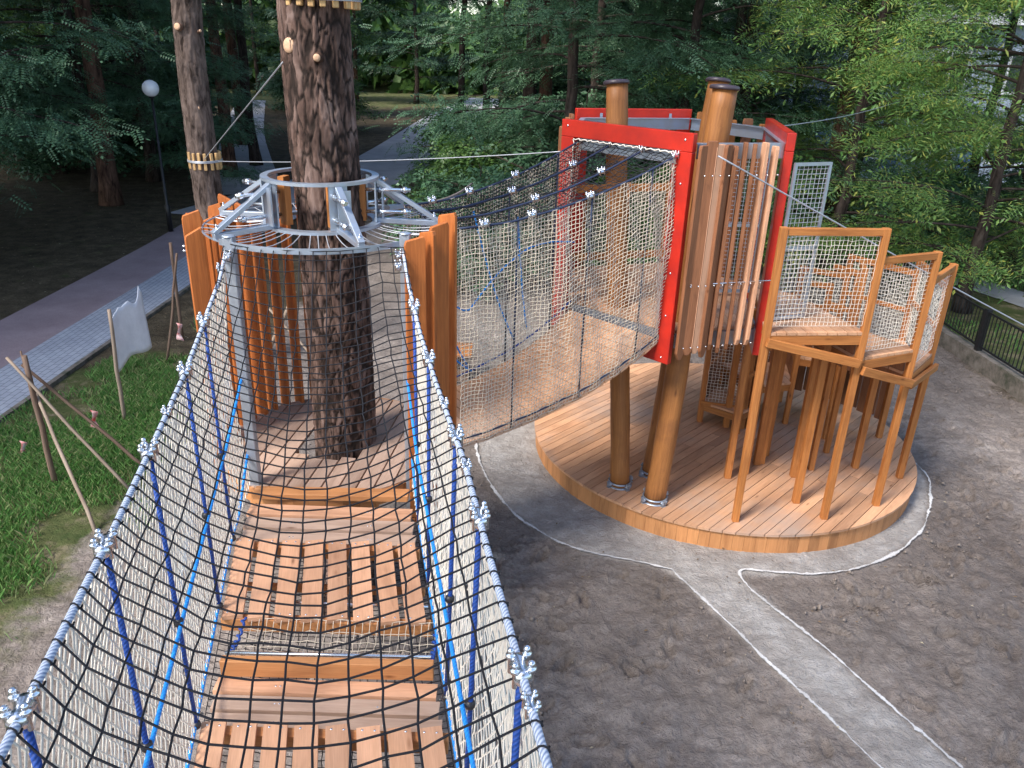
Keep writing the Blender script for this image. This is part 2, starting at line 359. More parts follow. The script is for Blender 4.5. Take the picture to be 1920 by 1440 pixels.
# ------------------------------------------------------------------ ground
DC, DR = np.array((2.80, 9.62)), 2.46            # round deck centre, radius
ring = [(-.32, 10.6), (-.45, 9.67), (-.33, 8.72), (.05, 7.82), (.42, 7.36), (.85, 7.07), (1.63, 6.84)]
left_line = ring + [(1.81, 6.63), (2.36, 5.5), (2.91, 4.41), (4.0, 2.2), (5.0, .2)]
right_line = [(5.7, .1), (4.64, 2.2), (3.53, 4.43), (2.98, 5.6), (2.42, 6.76), (3.2, 6.8), (3.97, 7.05), (4.75, 7.7), (5.2, 8.45), (5.42, 9.1), (5.3, 9.9), (4.9, 11.)]
def poly_dist_inside(P, poly):
    poly = np.array(poly); n = len(poly); inside = np.zeros(len(P), bool); dmin = np.full(len(P), 1e9)
    for i in range(n):
        a, b = poly[i], poly[(i + 1) % n]; ab = b - a
        t = np.clip(((P - a) @ ab) / (ab @ ab), 0, 1); d = np.linalg.norm(P - a - t[:, None] * ab, axis=1); dmin = np.minimum(dmin, d)
        c = (a[1] > P[:, 1]) != (b[1] > P[:, 1]); x = (b[0] - a[0]) * (P[:, 1] - a[1]) / (b[1] - a[1] + 1e-12) + a[0]
        inside ^= c & (P[:, 0] < x)
    return np.where(inside, dmin, -dmin)
def vnoise(P, sc, seed=0, octs=3):
    out = np.zeros(len(P)); rg = np.random.default_rng(seed); amp = 1.
    for o in range(octs):
        G = rg.random((64, 64)); q = P * sc * 2 ** o; i = np.floor(q).astype(int); fr = q - i; fr = fr * fr * (3 - 2 * fr)
        g = lambda a, b: G[(i[:, 0] + a) % 64, (i[:, 1] + b) % 64]
        out += amp * (g(0, 0) * (1 - fr[:, 0]) * (1 - fr[:, 1]) + g(1, 0) * fr[:, 0] * (1 - fr[:, 1]) + g(0, 1) * (1 - fr[:, 0]) * fr[:, 1] + g(1, 1) * fr[:, 0] * fr[:, 1] - .5); amp *= .5
    return out
pad_poly = left_line + right_line + [(3.9, 12.4), (2.6, 12.7), (1.2, 12.4), (.2, 11.6)]
def axis_lines(lo, hi, step, far, grow=1.18):
    c = list(np.arange(lo, hi + 1e-6, step)); s = step; x = hi
    while x < far: s *= grow; x += s; c.append(x)
    s = step; x = lo; b = []
    while x > -far: s *= grow; x -= s; b.append(x)
    return np.array(b[::-1] + c)
gx = axis_lines(-4.6, 8.3, .030, 260); gy = axis_lines(3.2, 13.5, .031, 320)
X, Yg = np.meshgrid(gx, gy); GP = np.c_[X.ravel(), Yg.ravel()]
pd = poly_dist_inside(GP, pad_poly)
near = (GP[:, 0] > -9) & (GP[:, 0] < 9) & (GP[:, 1] > -1) & (GP[:, 1] < 20)
padm = np.clip(pd / .08 + .5, 0, 1)
z = np.zeros(len(GP)); z[near] = vnoise(GP[near], .9, 1, 3) * .05 + vnoise(GP[near], 5, 2, 3) * .030 + vnoise(GP[near], 13, 9, 2) * .022
rg = np.random.default_rng(5)
def dent(cx, cy, a, l, w, dep):
    global z
    m = (abs(GP[:, 0] - cx) < .4) & (abs(GP[:, 1] - cy) < .4); q = GP[m] - (cx, cy)
    u = q[:, 0] * math.cos(a) + q[:, 1] * math.sin(a); v = -q[:, 0] * math.sin(a) + q[:, 1] * math.cos(a)
    d = np.sqrt((u / l) ** 2 + (v / w) ** 2); z[m] += -dep * np.clip(1 - d ** 4, 0, 1) + dep * .7 * np.exp(-((d - 1.25) / .22) ** 2)
for k in range(620):
    cx, cy = rg.uniform(-.2, 8), rg.uniform(3.4, 14); dent(cx, cy, rg.uniform(0, 6.3), rg.uniform(.10, .15), .05, rg.uniform(.022, .055))
ell = (vnoise(GP, .35, 8, 2)) * 1.
z = z * (1 - padm * .9) * np.clip((np.abs(pd) - .03) / .2, .12, 1) - .010 * (1 - padm)
z[~near] = 0
z = np.minimum(z, .075); z = np.where(GP[:, 0] < -6.7, np.minimum(z, 0) * .3 - .01, z)
V = np.c_[GP, z]; nx, ny = len(gx), len(gy)
idx = np.arange(nx * ny).reshape(ny, nx)
F = np.stack([idx[:-1, :-1], idx[:-1, 1:], idx[1:, 1:], idx[1:, :-1]], -1).reshape(-1, 4)
mb = MB(); mb.add(V, F, None, True); g = mb.build('ground', M['ground']); tag(g, kind='structure')
def attr(o, name, vals):
    a = o.data.attributes.new(name, 'FLOAT', 'POINT'); a.data.foreach_set('value', np.asarray(vals, np.float32))
sd_ = np.minimum(np.minimum(GP[:, 0] + 4.35, 8.1 - GP[:, 0]), 26 - GP[:, 1])
sandy = np.clip(sd_ / 1.6 + .5, 0, 1)
gl = np.minimum(GP[:, 0] + 6.9, -4.1 - GP[:, 0]); grassy = np.clip(gl / 2.2 + .55, 0, 1)
grassy = np.where(GP[:, 1] > 11.5, grassy * np.clip(1 - (GP[:, 1] - 11.5) / 2, .2, 1), grassy)
grassy = np.maximum(grassy, np.clip((GP[:, 0] - 8.4) / 2 + .5, 0, 1)); grassy = np.where((GP[:, 0] < -9.4) & (GP[:, 1] < 90), .36, grassy)
sand_dark = np.clip((vnoise(GP, .30, 3, 3)) * 1.6 + .25 + np.clip((GP[:, 0] - 1) / 5, 0, .5), 0, 1)  # darker sand tone: noise patches, growing stronger towards the right
grassy = np.where(GP[:, 1] > 62, .7, grassy)
attr(g, 'pad', padm); attr(g, 'sandy', sandy); attr(g, 'grassy', grassy); attr(g, 'sand_dark', sand_dark)

def strip(name, cl, w0, w1, zz, m):
    """flat ribbon; cl centreline points, w0/w1 offsets to the left and right"""
    P = np.array(cl, float); T = np.gradient(P, axis=0); T /= np.linalg.norm(T, axis=1)[:, None]; N = np.c_[-T[:, 1], T[:, 0]]
    A = P + N * w0; B = P + N * w1; n = len(P); mb = MB()
    mb.add(np.r_[np.c_[A, np.full(n, zz)], np.c_[B, np.full(n, zz)]], [(i, n + i, n + i + 1, i + 1) for i in range(n - 1)])
    return tag(mb.build(name, m), kind='structure')
def smooth_pts(p, k=8):
    p = np.array(p, float); out = []
    for i in range(len(p) - 1):
        a, b, c, d = p[max(i - 1, 0)], p[i], p[i + 1], p[min(i + 2, len(p) - 1)]
        for t in np.linspace(0, 1, k, endpoint=False):
            out.append(.5 * ((2 * b) + (-a + c) * t + (2 * a - 5 * b + 4 * c - d) * t * t + (-a + 3 * b - 3 * c + d) * t ** 3))
    return np.array(out + [p[-1]])
cl = smooth_pts([(-7.15, -10), (-7.1, 4), (-7.0, 12), (-6.9, 20), (-7.2, 26)])
strip('pavement', cl, 0, 1.1, .012, M['paver'])
strip('path', cl, 1.1, 2.5, .008, M['redpath'])
mbk = MB(); 
for i in range(len(cl) - 1): mbk.beam((*cl[i], .01), (*cl[i + 1], .01), .08, .07, off=(-.0, 0))
tag(mbk.build('path_kerb', M['concrete']), kind='structure')
strip('road', smooth_pts([(-8.6, 23), (-7.4, 27.5), (-5.9, 32.5), (-5.3, 40), (-4.7, 60), (-3.0, 80)]), 1.9, -1.9, .02, M['asphalt'])
strip('side_path', smooth_pts([(-9.0, 27), (-12.2, 36), (-15.8, 47), (-22, 68)]), 1.1, -1.1, .016, M['asphalt'])
strip('far_road', [(-60, 112), (0, 106), (60, 100)], 3, -3, .05, M['asphalt'])
strip('garden_path', smooth_pts([(9.5, 21), (11, 18.5), (12, 15.5), (12.4, 12), (13, 8)]), .55, -.55, .02, M['asphalt'])

def chalk(pts, w=.055):
    P = smooth_pts(pts, 26); n = len(P); T = np.gradient(P, axis=0); T /= np.linalg.norm(T, axis=1)[:, None] + 1e-9; N = np.c_[-T[:, 1], T[:, 0]]
    wob = vnoise(P * 1., 3, 4, 2) * .02; ww = w * (.25 + 1.3 * np.clip(vnoise(P, 9, 6, 3) + .5, 0, 1)); wob = wob + vnoise(P, 14, 7, 2) * .012
    A = P + N * (wob + ww / 2)[:, None]; B = P + N * (wob - ww / 2)[:, None]; zc = .019
    mb = MB(); mb.add(np.r_[np.c_[A, np.full(n, zc)], np.c_[B, np.full(n, zc)]], [(i, n + i, n + i + 1, i + 1) for i in range(n - 1)])
    o = mb.build('path_marking', M['chalk']); attr(o, 'across', np.r_[np.zeros(n), np.ones(n)]); return tag(o, kind='structure')
chalk(left_line); chalk(right_line)

# grass blades, one mass
def blades(name, n, region, hmin, hmax, m, seed, maskf=None):
    rg = np.random.default_rng(seed); x = rg.uniform(region[0], region[1], n); y = rg.uniform(region[2], region[3], n)
    P = np.c_[x, y]
    if maskf is not None: P = P[maskf(P, rg)]
    n = len(P); h = rg.uniform(hmin, hmax, n); a = rg.uniform(0, 6.28, n); w = rg.uniform(.0022, .005, n); le = h * rg.uniform(.2, .9, n); b = rg.uniform(0, 6.28, n)
    d = np.c_[np.cos(a), np.sin(a)] * w[:, None]; l = np.c_[np.cos(b), np.sin(b)] * le[:, None]
    v0 = np.c_[P - d, np.zeros(n)]; v1 = np.c_[P + d, np.zeros(n)]; v2 = np.c_[P + d * .7 + l * .35, h * .6]; v3 = np.c_[P + l, h]
    V = np.stack([v0, v1, v2, v3], 1).reshape(-1, 3); F = np.arange(4 * n).reshape(-1, 4)
    mb = MB(); mb.add(V, F); o = mb.build(name, m); return o
gm = lambda P, rg: (vnoise(P, 1.1, 11, 3) + np.clip((P[:, 0] + 6.75) / 1.2, 0, 1) * .3 + np.clip((-4.35 - P[:, 0]) / .9, -1, 1) * .35 - np.clip((P[:, 1] - 10.5) / 3, 0, 1) * .55 > rg.uniform(.22, .85, len(P)))
o = blades('grass', 210000, (-6.95, -3.9, 4.2, 14), .02, .13, M['grass'], 3, gm)
tag(o, 'tufted green grass between the pavement and the sand', 'grass', kind='stuff')
gm2 = lambda P, rg: vnoise(P, .8, 12, 3) > rg.uniform(-.2, .3, len(P))
o = blades('grass', 26000, (8.6, 16, 7, 24), .06, .2, M['grass'], 4, gm2)
tag(o, 'thin grass beyond the black fence', 'grass', kind='stuff')
rg = np.random.default_rng(9); n = 2600
P = np.c_[rg.uniform(-6.9, 8, n), rg.uniform(3.5, 20, n)]; far_m = rg.random(n) < .45; P[far_m, 0] = rg.uniform(-22, -9.5, far_m.sum()); P[far_m, 1] = rg.uniform(10, 28, far_m.sum())
a = rg.uniform(0, 6.28, n); s_ = rg.uniform(.008, .022, n) * np.where(far_m, 1.6, 1); c_, s2 = np.cos(a) * s_, np.sin(a) * s_
V = np.stack([np.c_[P[:, 0] + c_, P[:, 1] + s2, np.full(n, .02)], np.c_[P[:, 0] - s2 * .5, P[:, 1] + c_ * .5, np.full(n, .028)], np.c_[P[:, 0] - c_, P[:, 1] - s2, np.full(n, .02)], np.c_[P[:, 0] + s2 * .5, P[:, 1] - c_ * .5, np.full(n, .025)]], 1).reshape(-1, 3)
mb = MB(); mb.add(V, np.arange(4 * n).reshape(-1, 4)); tag(mb.build('leaf_litter', M['litter']), 'small dry leaves and wood chips strewn on the ground', 'leaf litter', kind='stuff')

# soil clods and pebbles on the sand
rg = np.random.default_rng(15); n = 5200; P = np.c_[rg.uniform(-3.5, 8, n), rg.uniform(3.2, 15, n)]; P = P[(poly_dist_inside(P, pad_poly) < -.05) & (vnoise(P, .9, 14, 2) > -.18)]
n = len(P); sz = rg.gamma(2.2, .0045, n).clip(.004, .03); base_ = np.array([(1, 0, 0), (-1, 0, 0), (0, 1, 0), (0, -1, 0), (0, 0, 1), (0, 0, -.6)], float)
Vc = base_[None] * sz[:, None, None] * rg.uniform(.6, 1.3, (n, 6, 1)) + np.c_[P, np.full(n, .006)][:, None]
Fc = np.array([(0, 2, 4), (2, 1, 4), (1, 3, 4), (3, 0, 4), (2, 0, 5), (1, 2, 5), (3, 1, 5), (0, 3, 5)])
mb = MB(); mb.add(Vc.reshape(-1, 3), (Fc[None] + 6 * np.arange(n)[:, None, None]).reshape(-1, 3), None, True); tag(mb.build('soil_clods', simple('dry_soil', (.20, .165, .14), .95)), 'small clods of soil and pebbles scattered over the raked sand', 'soil clods', kind='stuff')

# ------------------------------------------------------------------ nets
def surf_net(fn, nu, nv, r, m_, jit=0., seed=0, us=1, vs=1, mb=None, name='net', parent=None, diag=False):
    """fn(u,v)->points; grid net of cords"""
    rg = np.random.default_rng(seed); mb = mb or MB()
    U, W = np.meshgrid(np.linspace(0, 1, nu), np.linspace(0, 1, nv), indexing='ij')
    P = fn(U.ravel(), W.ravel()).reshape(nu, nv, 3)
    if jit: J = rg.normal(0, jit, P.shape); J[:, 0] = 0; J[:, -1] = 0; P = P + J
    if diag:   # elongated diamonds: neighbouring cords meet alternately
        i = np.arange(nu)[:, None]; j = np.arange(nv)[None]
        step = (P[1:] - P[:-1]); step = np.concatenate([step, step[-1:]], 0)
        sgn = np.where((i + j) % 2 == 0, .44, -.44)[..., None]
        mb.strands(P + step * sgn, r)
    else:
        mb.strands(P, r); mb.strands(P.transpose(1, 0, 2), r)
    return mb
def fitting(c, axis=(0, 1, 0), sc=1.):
    """cast rope clamp: sleeve with four domed bolts"""
    mb = MB(); ax = np.array(axis, float); ax /= np.linalg.norm(ax); c = np.array(c, float)
    sdv = np.cross(ax, (0, 0, 1)); sdv /= np.linalg.norm(sdv); up = np.cross(sdv, ax)
    mb.lathe(c - ax * .04 * sc, [(.012 * sc, 0), (.021 * sc, .006 * sc), (.023 * sc, .02 * sc), (.019 * sc, .04 * sc), (.023 * sc, .06 * sc), (.021 * sc, .074 * sc), (.012 * sc, .08 * sc)], 10, ax)
    for a in (-1, 1):
        for b in (-1, 1):
            p = c + ax * a * .024 * sc + sdv * b * .019 * sc
            mb.lathe(p - up * .026 * sc, [(.006 * sc, 0), (.006 * sc, .042 * sc), (.0115 * sc, .043 * sc), (.0115 * sc, .053 * sc), (.006 * sc, .054 * sc), (.0085 * sc, .060 * sc), (.008 * sc, .066 * sc), (.003 * sc, .070 * sc)], 8, up)
    return mb

# ------------------------------------------------------------------ foreground rope bridge
ZB = 1.72
def bl(y): return np.interp(y, [.3, 3.0, 4.64, 5.5], [-1.56 + .226 * 2.7, -1.56, -1.93, -2.06])
def br(y): return np.interp(y, [.3, 3.24, 4.89, 5.6], [-.30 + .212 * 2.94, -.30, -.65, -.80])
def rz(y, side): return np.interp(y, [.3, 1.4, 2.4, 3.2, 3.9, 4.6, 5.2, 5.52], [3.47, 3.40, 3.34, 3.32, 3.31, 3.34, 3.46, 3.60])
def rxl(y): return bl(y) - np.interp(y, [1.4, 5], [.0, .0])
def rxr(y): return br(y) + np.interp(y, [.3, 3, 5.5], [.0, .055, -.02])
bridge = thing('rope_bridge', 'long net tunnel bridge of wooden pallets and blue ropes in the foreground', 'rope bridge', (-1.0, 3.0, ZB))
yy = np.linspace(.3, 5.52, 60)
for nm, fx in (('rail_rope', rxl), ('rail_rope', rxr)):
    mb = MB(); mb.tube(np.c_[fx(yy), yy, rz(yy, 0)], .0125, 10); mb.build(nm, M['railrope'], bridge)
for fx, off, zz0, zz1, yend in ((bl, .015, 2.40, 2.62, 5.45), (br, -.015, 2.40, 2.62, 5.52)):
    y2 = np.linspace(.3, yend, 50); zz = np.interp(y2, [.3, 4.7, yend], [zz0, zz0, zz1]); mb = MB(); mb.tube(np.c_[fx(y2) + off, y2, zz], .0105, 8); mb.build('middle_rope', M['ltblue'], bridge)
for fx, off, yend in ((bl, -.005, 5.45), (br, .005, 5.52)):
    y2 = np.linspace(.3, yend, 50); zz = np.interp(y2, [.3, 4.9, yend], [ZB + .02, ZB + .02, 1.98]); mb = MB(); mb.tube(np.c_[fx(y2) + off, y2, zz], .0105, 8); mb.build('edge_rope', M['ltblue'], bridge)
hy_l = [4.64, 3.92, 3.0, 2.28, 1.5]; hy_r = [4.89, 4.18, 3.24, 2.55, 1.72]
for ys, fb, fr_ in ((hy_l, bl, rxl), (hy_r, br, rxr)):
    for y in ys:
        mb = MB(); top = (fr_(y), y, rz(y, 0) - .03); b = (fb(y), y + .0, ZB + .02); mb.tube([top, ((top[0] + b[0]) / 2, y, 2.45), b], .0115, 8); mb.build('hanger_rope', M['dkblue'], bridge)
        for zc in (2.40, ZB + .02):
            mb = MB(); f = (zc - b[2]) / (top[2] - b[2]); c = np.array([b[0] + (top[0] - b[0]) * f, y, zc]); mb.lathe(c - (0, 0, .022), [(.012, 0), (.022, .008), (.025, .022), (.022, .036), (.012, .044)], 10); mb.build('rope_joint', M['joint'], bridge)
        fitting((fr_(y), y, rz(y, 0)), (-.22, 1, 0), 1.25).build('rope_clamp', M['bolt'], bridge)
for y, fx in ((3.4, rxl), (3.6, rxr), (2.95, rxr), (1.58, rxr)):
    fitting((fx(y), y, rz(y, 0)), (-.22, 1, 0), .8).build('rope_clamp', M['bolt'], bridge)
def side(fb, fr_, outw):
    def fn(u, v):
        y = .4 + u * 5.05; b = v; bulge = outw * .05 * np.sin(math.pi * v) * (1 + .4 * np.sin(u * 19 + 1))
        return np.c_[fb(y) * (1 - b) + fr_(y) * b + bulge, y, ZB * (1 - b) + (rz(y, 0) - .012) * b - .02 * b * (1 - b) * np.sin(u * 30)]
    return fn
for fb, fr_, ow, sd in ((bl, rxl, -1, 1), (br, rxr, 1, 2)):
    mb = surf_net(side(fb, fr_, ow), 158, 36, .0048, None, .0018, sd, diag=True); mb.build('side_net', M['net_white'], bridge)
def roof(u, v):
    xe = rxl(5.4) * (1 - v) + rxr(5.4) * v; ye = np.minimum(6.2 - np.sqrt(np.maximum(.905 ** 2 - (xe + 1.53) ** 2, 0)), 5.5)
    y = .4 + u * (ye - .4); xl, xr = rxl(y), rxr(y); s = 4 * v * (1 - v); endf = np.clip((5.2 - y) / 1.6, 0, 1); front = 0; lift = np.clip((u - .90) / .10, 0, 1) ** 1.5
    return np.c_[xl * (1 - v) + xr * v, y + front - .10 * s * endf + .006 * np.sin(v * 25 + u * 9), (rz(y, 0) - (.17 + .03 * np.sin(u * 16)) * s * endf + .005 * np.sin(v * 21 + u * 31)) * (1 - lift) + 3.645 * lift]
mb = surf_net(roof, 60, 15, .0042, None, .0028, 5)
# lashings of the roof net round the rail ropes
for k in range(59):
    y = .42 + k * .0838
    for fx in (rxl, rxr):
        th = np.linspace(0, 2 * math.pi, 9); mb.tube(np.c_[fx(y) + .016 * np.cos(th), y + .003 * th, rz(y, 0) + .016 * np.sin(th)], .0035, 4, False)
roofnet = mb.build('roof_net', M['net_black'], bridge)
def under(u, v):
    y = .4 + u * 4.8; return np.c_[bl(y) * (1 - v) + br(y) * v, y, ZB - .12 - .10 * 4 * v * (1 - v) + 0 * u]
surf_net(under, 100, 26, .003, None, .004, 8).build('under_net', M['net_black'], bridge)
def xs(y): return bl(y) + .015, br(y) - .015
def pallet(y0, y1):           # y0 nearer the camera
    mb = MB(); n = 8
    mb2 = MB()
    for yb in (y0 + .03, y1 - .03):
        l, r_ = xs(yb); mb2.beam((l, yb, ZB - .075), (r_, yb, ZB - .075), .06, .09); mb2.build('cross_beam', M['fascia'], bridge, bevel=.003); mb2 = MB()
    mb2.beam((xs((y0 + y1) / 2)[0], (y0 + y1) / 2, ZB - .10), (xs((y0 + y1) / 2)[1], (y0 + y1) / 2, ZB - .10), .045, .045)
    p = mb2.build('cross_beam', M['fascia'], bridge, bevel=.003)
    rod = MB(); ym = y0 + .2; rod.tube([(xs(ym)[0], ym, ZB - .05), (xs(ym)[1], ym, ZB - .05)], .011, 8); rod.build('steel_rod', M['bolt'], bridge)
    for k in range(n):
        f0 = (k + .04) / n; f1 = (k + .80) / n
        (l0, r0), (l1, r1) = xs(y0), xs(y1); c0 = l0 + (r0 - l0) * (f0 + f1) / 2; c1 = l1 + (r1 - l1) * (f0 + f1) / 2; w = (r0 - l0) * (f1 - f0)
        jy = random.uniform(-.008, .008); mb.beam((c0, y0 + jy - .005, ZB - .015), (c1, y1 + jy, ZB - .015), w, .028)
    sc = mb; mb.cur = 1
    for k in range(n):
        for yb in (y0 + .03, y1 - .03):
            for q in (.22, .62):
                l, r_ = xs(yb); x = l + (r_ - l) * (k + q) / n; sc.lathe((x, yb, ZB - .002), [(.007, 0), (.007, .003), (.003, .0055)], 6)
    sc.build('pallet', [M['plank'], M['bolt']], bridge)
pallet(3.86, 4.68); pallet(2.22, 3.05); pallet(.6, 1.42)
def steps(y0, y1, zz, n=3):
    for k in range(n):
        ya = y1 + (y0 - y1) * k / n; yb = y1 + (y0 - y1) * (k + .88) / n
        l, r_ = xs((ya + yb) / 2); mb = MB(); mb.beam((l + .02, (ya + yb) / 2, zz - .012 * k), (r_ - .02, (ya + yb) / 2, zz - .012 * k), abs(ya - yb), .03); mb.cur = 1
        for q in (.28, .3, .72, .74):
            mb.lathe((l + (r_ - l) * q, y1 + (y0 - y1) * (k + .45) / n, zz + .013 - .012 * k), [(.006, 0), (.006, .003), (.002, .005)], 6)
        mb.build('cross_plank', [M['plank'] if k == 0 else M['plank_grey'], M['bolt']], bridge)
steps(4.70, 5.17, ZB - .045, 3)
mb = MB(); l, r_ = xs(5.3); mb.beam((l + .03, 5.30, ZB - .01), (r_ - .03, 5.33, ZB - .01), .12, .05); mb.build('cross_plank', M['fascia'], bridge, bevel=.003)
for yb, y0 in ((3.47, 3.09), (1.8, 1.45)):
    l, r_ = xs(yb); mb = MB(); mb.beam((l + .05, yb, ZB - .03), (r_ - .03, yb + .02, ZB - .03), .055, .11); mb.build('cross_beam', M['fascia'], bridge, bevel=.003)
    mb = MB(); mb.tube([(l + .06, yb + .05, ZB + .02), (r_ - .05, yb + .07, ZB + .02)], .011, 8); mb.build('steel_rod', M['bolt'], bridge)
    steps(y0, yb - .03, ZB - .10, 3)
    ls = (l + .06, r_ - .05)
    def trough(u, v, yb=yb, ls=ls): 
        y = yb + .06 + v * .33; return np.c_[ls[0] + u * (ls[1] - ls[0]), y, ZB + .02 - .12 * 4 * v * (1 - v) * .8 - .03 * v + .006 * np.sin(u * 40)]
    surf_net(trough, 27, 7, .0028, None, .003, 11).build('gap_net', M['net_beige'], bridge)
    mb = MB()
    for k in range(2):
        l2 = xs(yb + .25); mb.beam((l2[0] + .03, yb + .12 + k * .17, ZB - .26), (l2[0] + .55 + .1 * k, yb + .13 + k * .17, ZB - .26), .14, .03)
    mb.build('cross_plank', M['plank_grey'], bridge)
    for x in ls:
        mb = MB(); th = np.linspace(0, 14 * math.pi, 90); mb.tube(np.c_[x + .010 * np.cos(th), yb + .06 + np.linspace(0, .32, 90), ZB - .0 + .010 * np.sin(th) - .05 * np.sin(np.linspace(0, math.pi, 90))], .0085, 6); mb.build('edge_lashing', M['dkblue'], bridge)

# ------------------------------------------------------------------ tree house platform round the pine
TC = np.array((-1.55, 6.24))
plat = thing('tree_platform', 'round wooden platform with galvanised steel hub clamped around the big pine', 'platform', (TC[0], TC[1], 1.7))
def clip_strip(c, rad, ang, t0, t1, inner=None, inner_c=None):
    """polygon of the strip t0..t1 (across) of a disc; boards run along ang"""
    e = np.array((math.cos(ang), math.sin(ang))); nrm = np.array((-e[1], e[0]))
    if min(abs(t0), abs(t1)) >= rad: return None
    a0, a1 = math.asin(max(-1, min(1, t0 / rad))), math.asin(max(-1, min(1, t1 / rad)))
    pts = [c + rad * (e * math.cos(a) + nrm * math.sin(a)) for a in np.linspace(a0, a1, 4)] + [c + rad * (-e * math.cos(a) + nrm * math.sin(a)) for a in np.linspace(a1, a0, 4)]
    return pts
mb = MB(); ang = R(84); rad = .96
e = np.array((math.cos(ang), math.sin(ang))); nrm = np.array((-e[1], e[0]))
for k in range(14):
    t0 = -rad + .005 + k * 2 * rad / 14; t1 = t0 + 2 * rad / 14 - .016; tm = (t0 + t1) / 2
    t0, t1 = max(t0, -rad + .004), min(t1, rad - .004)
    if abs(tm) < .33:   # leave the hole for the trunk
        c0 = math.sqrt(max(0, .36 ** 2 - tm ** 2)); cR = math.sqrt(rad ** 2 - max(abs(t0), abs(t1)) ** 2)
        for sg in (-1, 1):
            a = TC + e * sg * c0; b = TC + e * sg * cR; mb.prism([a + nrm * t0, b + nrm * t0, b + nrm * t1, a + nrm * t1], 1.67, 1.70, ang)
    else:
        mb.prism(clip_strip(TC, rad, ang, t0, t1), 1.67, 1.70, ang)
mb.build('floor', M['plank_grey'], plat)
mb = MB(); th = np.linspace(0, 2 * math.pi, 49)
for i in range(48): mb.beam((*(TC + .97 * np.array((math.cos(th[i]), math.sin(th[i])))), 1.63), (*(TC + .97 * np.array((math.cos(th[i + 1]), math.sin(th[i + 1])))), 1.63), .03, .12)
for k in range(6): a = k * math.pi / 3; mb.beam((*(TC + .35 * np.array((math.cos(a), math.sin(a)))), 1.60), (*(TC + .98 * np.array((math.cos(a), math.sin(a)))), 1.60), .06, .12)
mb.build('floor_rim', M['fascia'], plat)
def steel_post(x, y, z0, z1, w=.075):
    mb = MB(); mb.beam((x, y, z0), (x, y, z1), w, w, (0, 1, 0)); o = mb.build('steel_post', M['steel_dull'], plat, bevel=.006)
    mb = MB(); mb.lathe((x, y, z1 + .001), [(.05, 0), (.05, .006), (.02, .012)], 8); mb.build('post_cap', M['steel'], o)
steel_post(-2.02, 5.46, 1.45, 3.69); steel_post(-.80, 5.60, 1.45, 3.72)
for a in (40, 100, 160): steel_post(TC[0] + .97 * math.cos(R(a)), TC[1] + .97 * math.sin(R(a)), 1.45, 3.6, .06)
HR, ZH0, ZH1, RO = .42, 3.66, 4.01, .90
HC = np.array((-1.53, 6.2))
def hoop(c, rad, z, w, h, n=56, a0=0, a1=360):
    mb = MB(); th = np.radians(np.linspace(a0, a1, n + 1)); 
    Vs = []
    for t in th:
        d = np.array((math.cos(t), math.sin(t)))
        for dr, dz in ((-w / 2, -h / 2), (w / 2, -h / 2), (w / 2, h / 2), (-w / 2, h / 2)): Vs.append((*(c + d * (rad + dr)), z + dz))
    F = []
    for i in range(n):
        for j in range(4): F.append((i * 4 + j, (i + 1) * 4 + j, (i + 1) * 4 + (j + 1) % 4, i * 4 + (j + 1) % 4))
    mb.add(Vs, np.array(F)); return mb
hoop(HC, HR, ZH1, .055, .022).build('hub_ring', M['steel'], plat)
hoop(HC, HR, ZH0, .07, .022).build('hub_ring', M['steel'], plat)
hoop(HC, RO, ZH0 - .02, .008, .042, 24, 230, 325).build('outer_hoop', M['steel'], plat)
hoop(HC, RO, ZH0 - .02, .010, .010, 50, -35, 230).build('outer_cable', M['steel'], plat)
arm_a = [5, -60, -135, 167, 115, 55]
for a in arm_a:
    d = np.array((math.cos(R(a)), math.sin(R(a)))); s2 = np.array((-d[1], d[0]))
    P3 = lambda r_, z_, s_=0: (*(HC + d * r_ + s2 * s_), z_)
    mb = MB(); mb.beam(P3(HR - .01, ZH1 - .01), P3(RO, ZH0 + .02), .05, .035); b = mb.build('brace', M['steel'], plat, bevel=.003)
    mb = MB(); mb.beam(P3(HR - .02, ZH0 + .02), P3(RO, ZH0 + .0), .05, .04); mb.build('arm', M['steel'], plat, bevel=.003)
    # clamp plate with two long threaded bolts pressing on the trunk
    mb = MB(); mb.beam(P3(HR, ZH0 + .015), P3(HR, ZH1 - .015), .14, .012, up=(*d, 0)); mb.beam(P3(HR + .05, ZH0 + .03, .03), P3(HR + .05, ZH1 - .04, .03), .012, .10, up=(*s2, 0)); pl = mb.build('clamp_plate', M['steel'], plat)
    mb = MB(); mb.beam(P3(.315, ZH0 + .02), P3(.315, ZH1 - .02), .10, .05, up=(*d, 0)); mb.build('pressure_block', M['orange'], plat)
    for zz in (ZH0 + .09, ZH1 - .09):
        mb = MB(); mb.tube([P3(.33, zz, -.03), P3(HR + .26, zz, -.03)], .014, 8); mb.lathe(P3(HR + .21, zz, -.03), [(.026, 0), (.026, .035), (.017, .036), (.017, .06)], 6, (*d, 0)); mb.lathe(P3(HR + .01, zz, -.03), [(.02, 0), (.02, .02), (.026, .021), (.026, .026)], 8, (*d, 0)); mb.build('clamp_bolt', M['bolt'], plat)
    mb = MB(); mb.lathe(P3(RO - .03, ZH0 + .045), [(.014, 0), (.014, .02), (.008, .021), (.007, .04)], 6); mb.lathe(P3(RO - .08, ZH0 + .05), [(.014, 0), (.014, .02), (.008, .021), (.007, .04)], 6); mb.build('arm_bolt', M['bolt'], plat)
mb = MB()
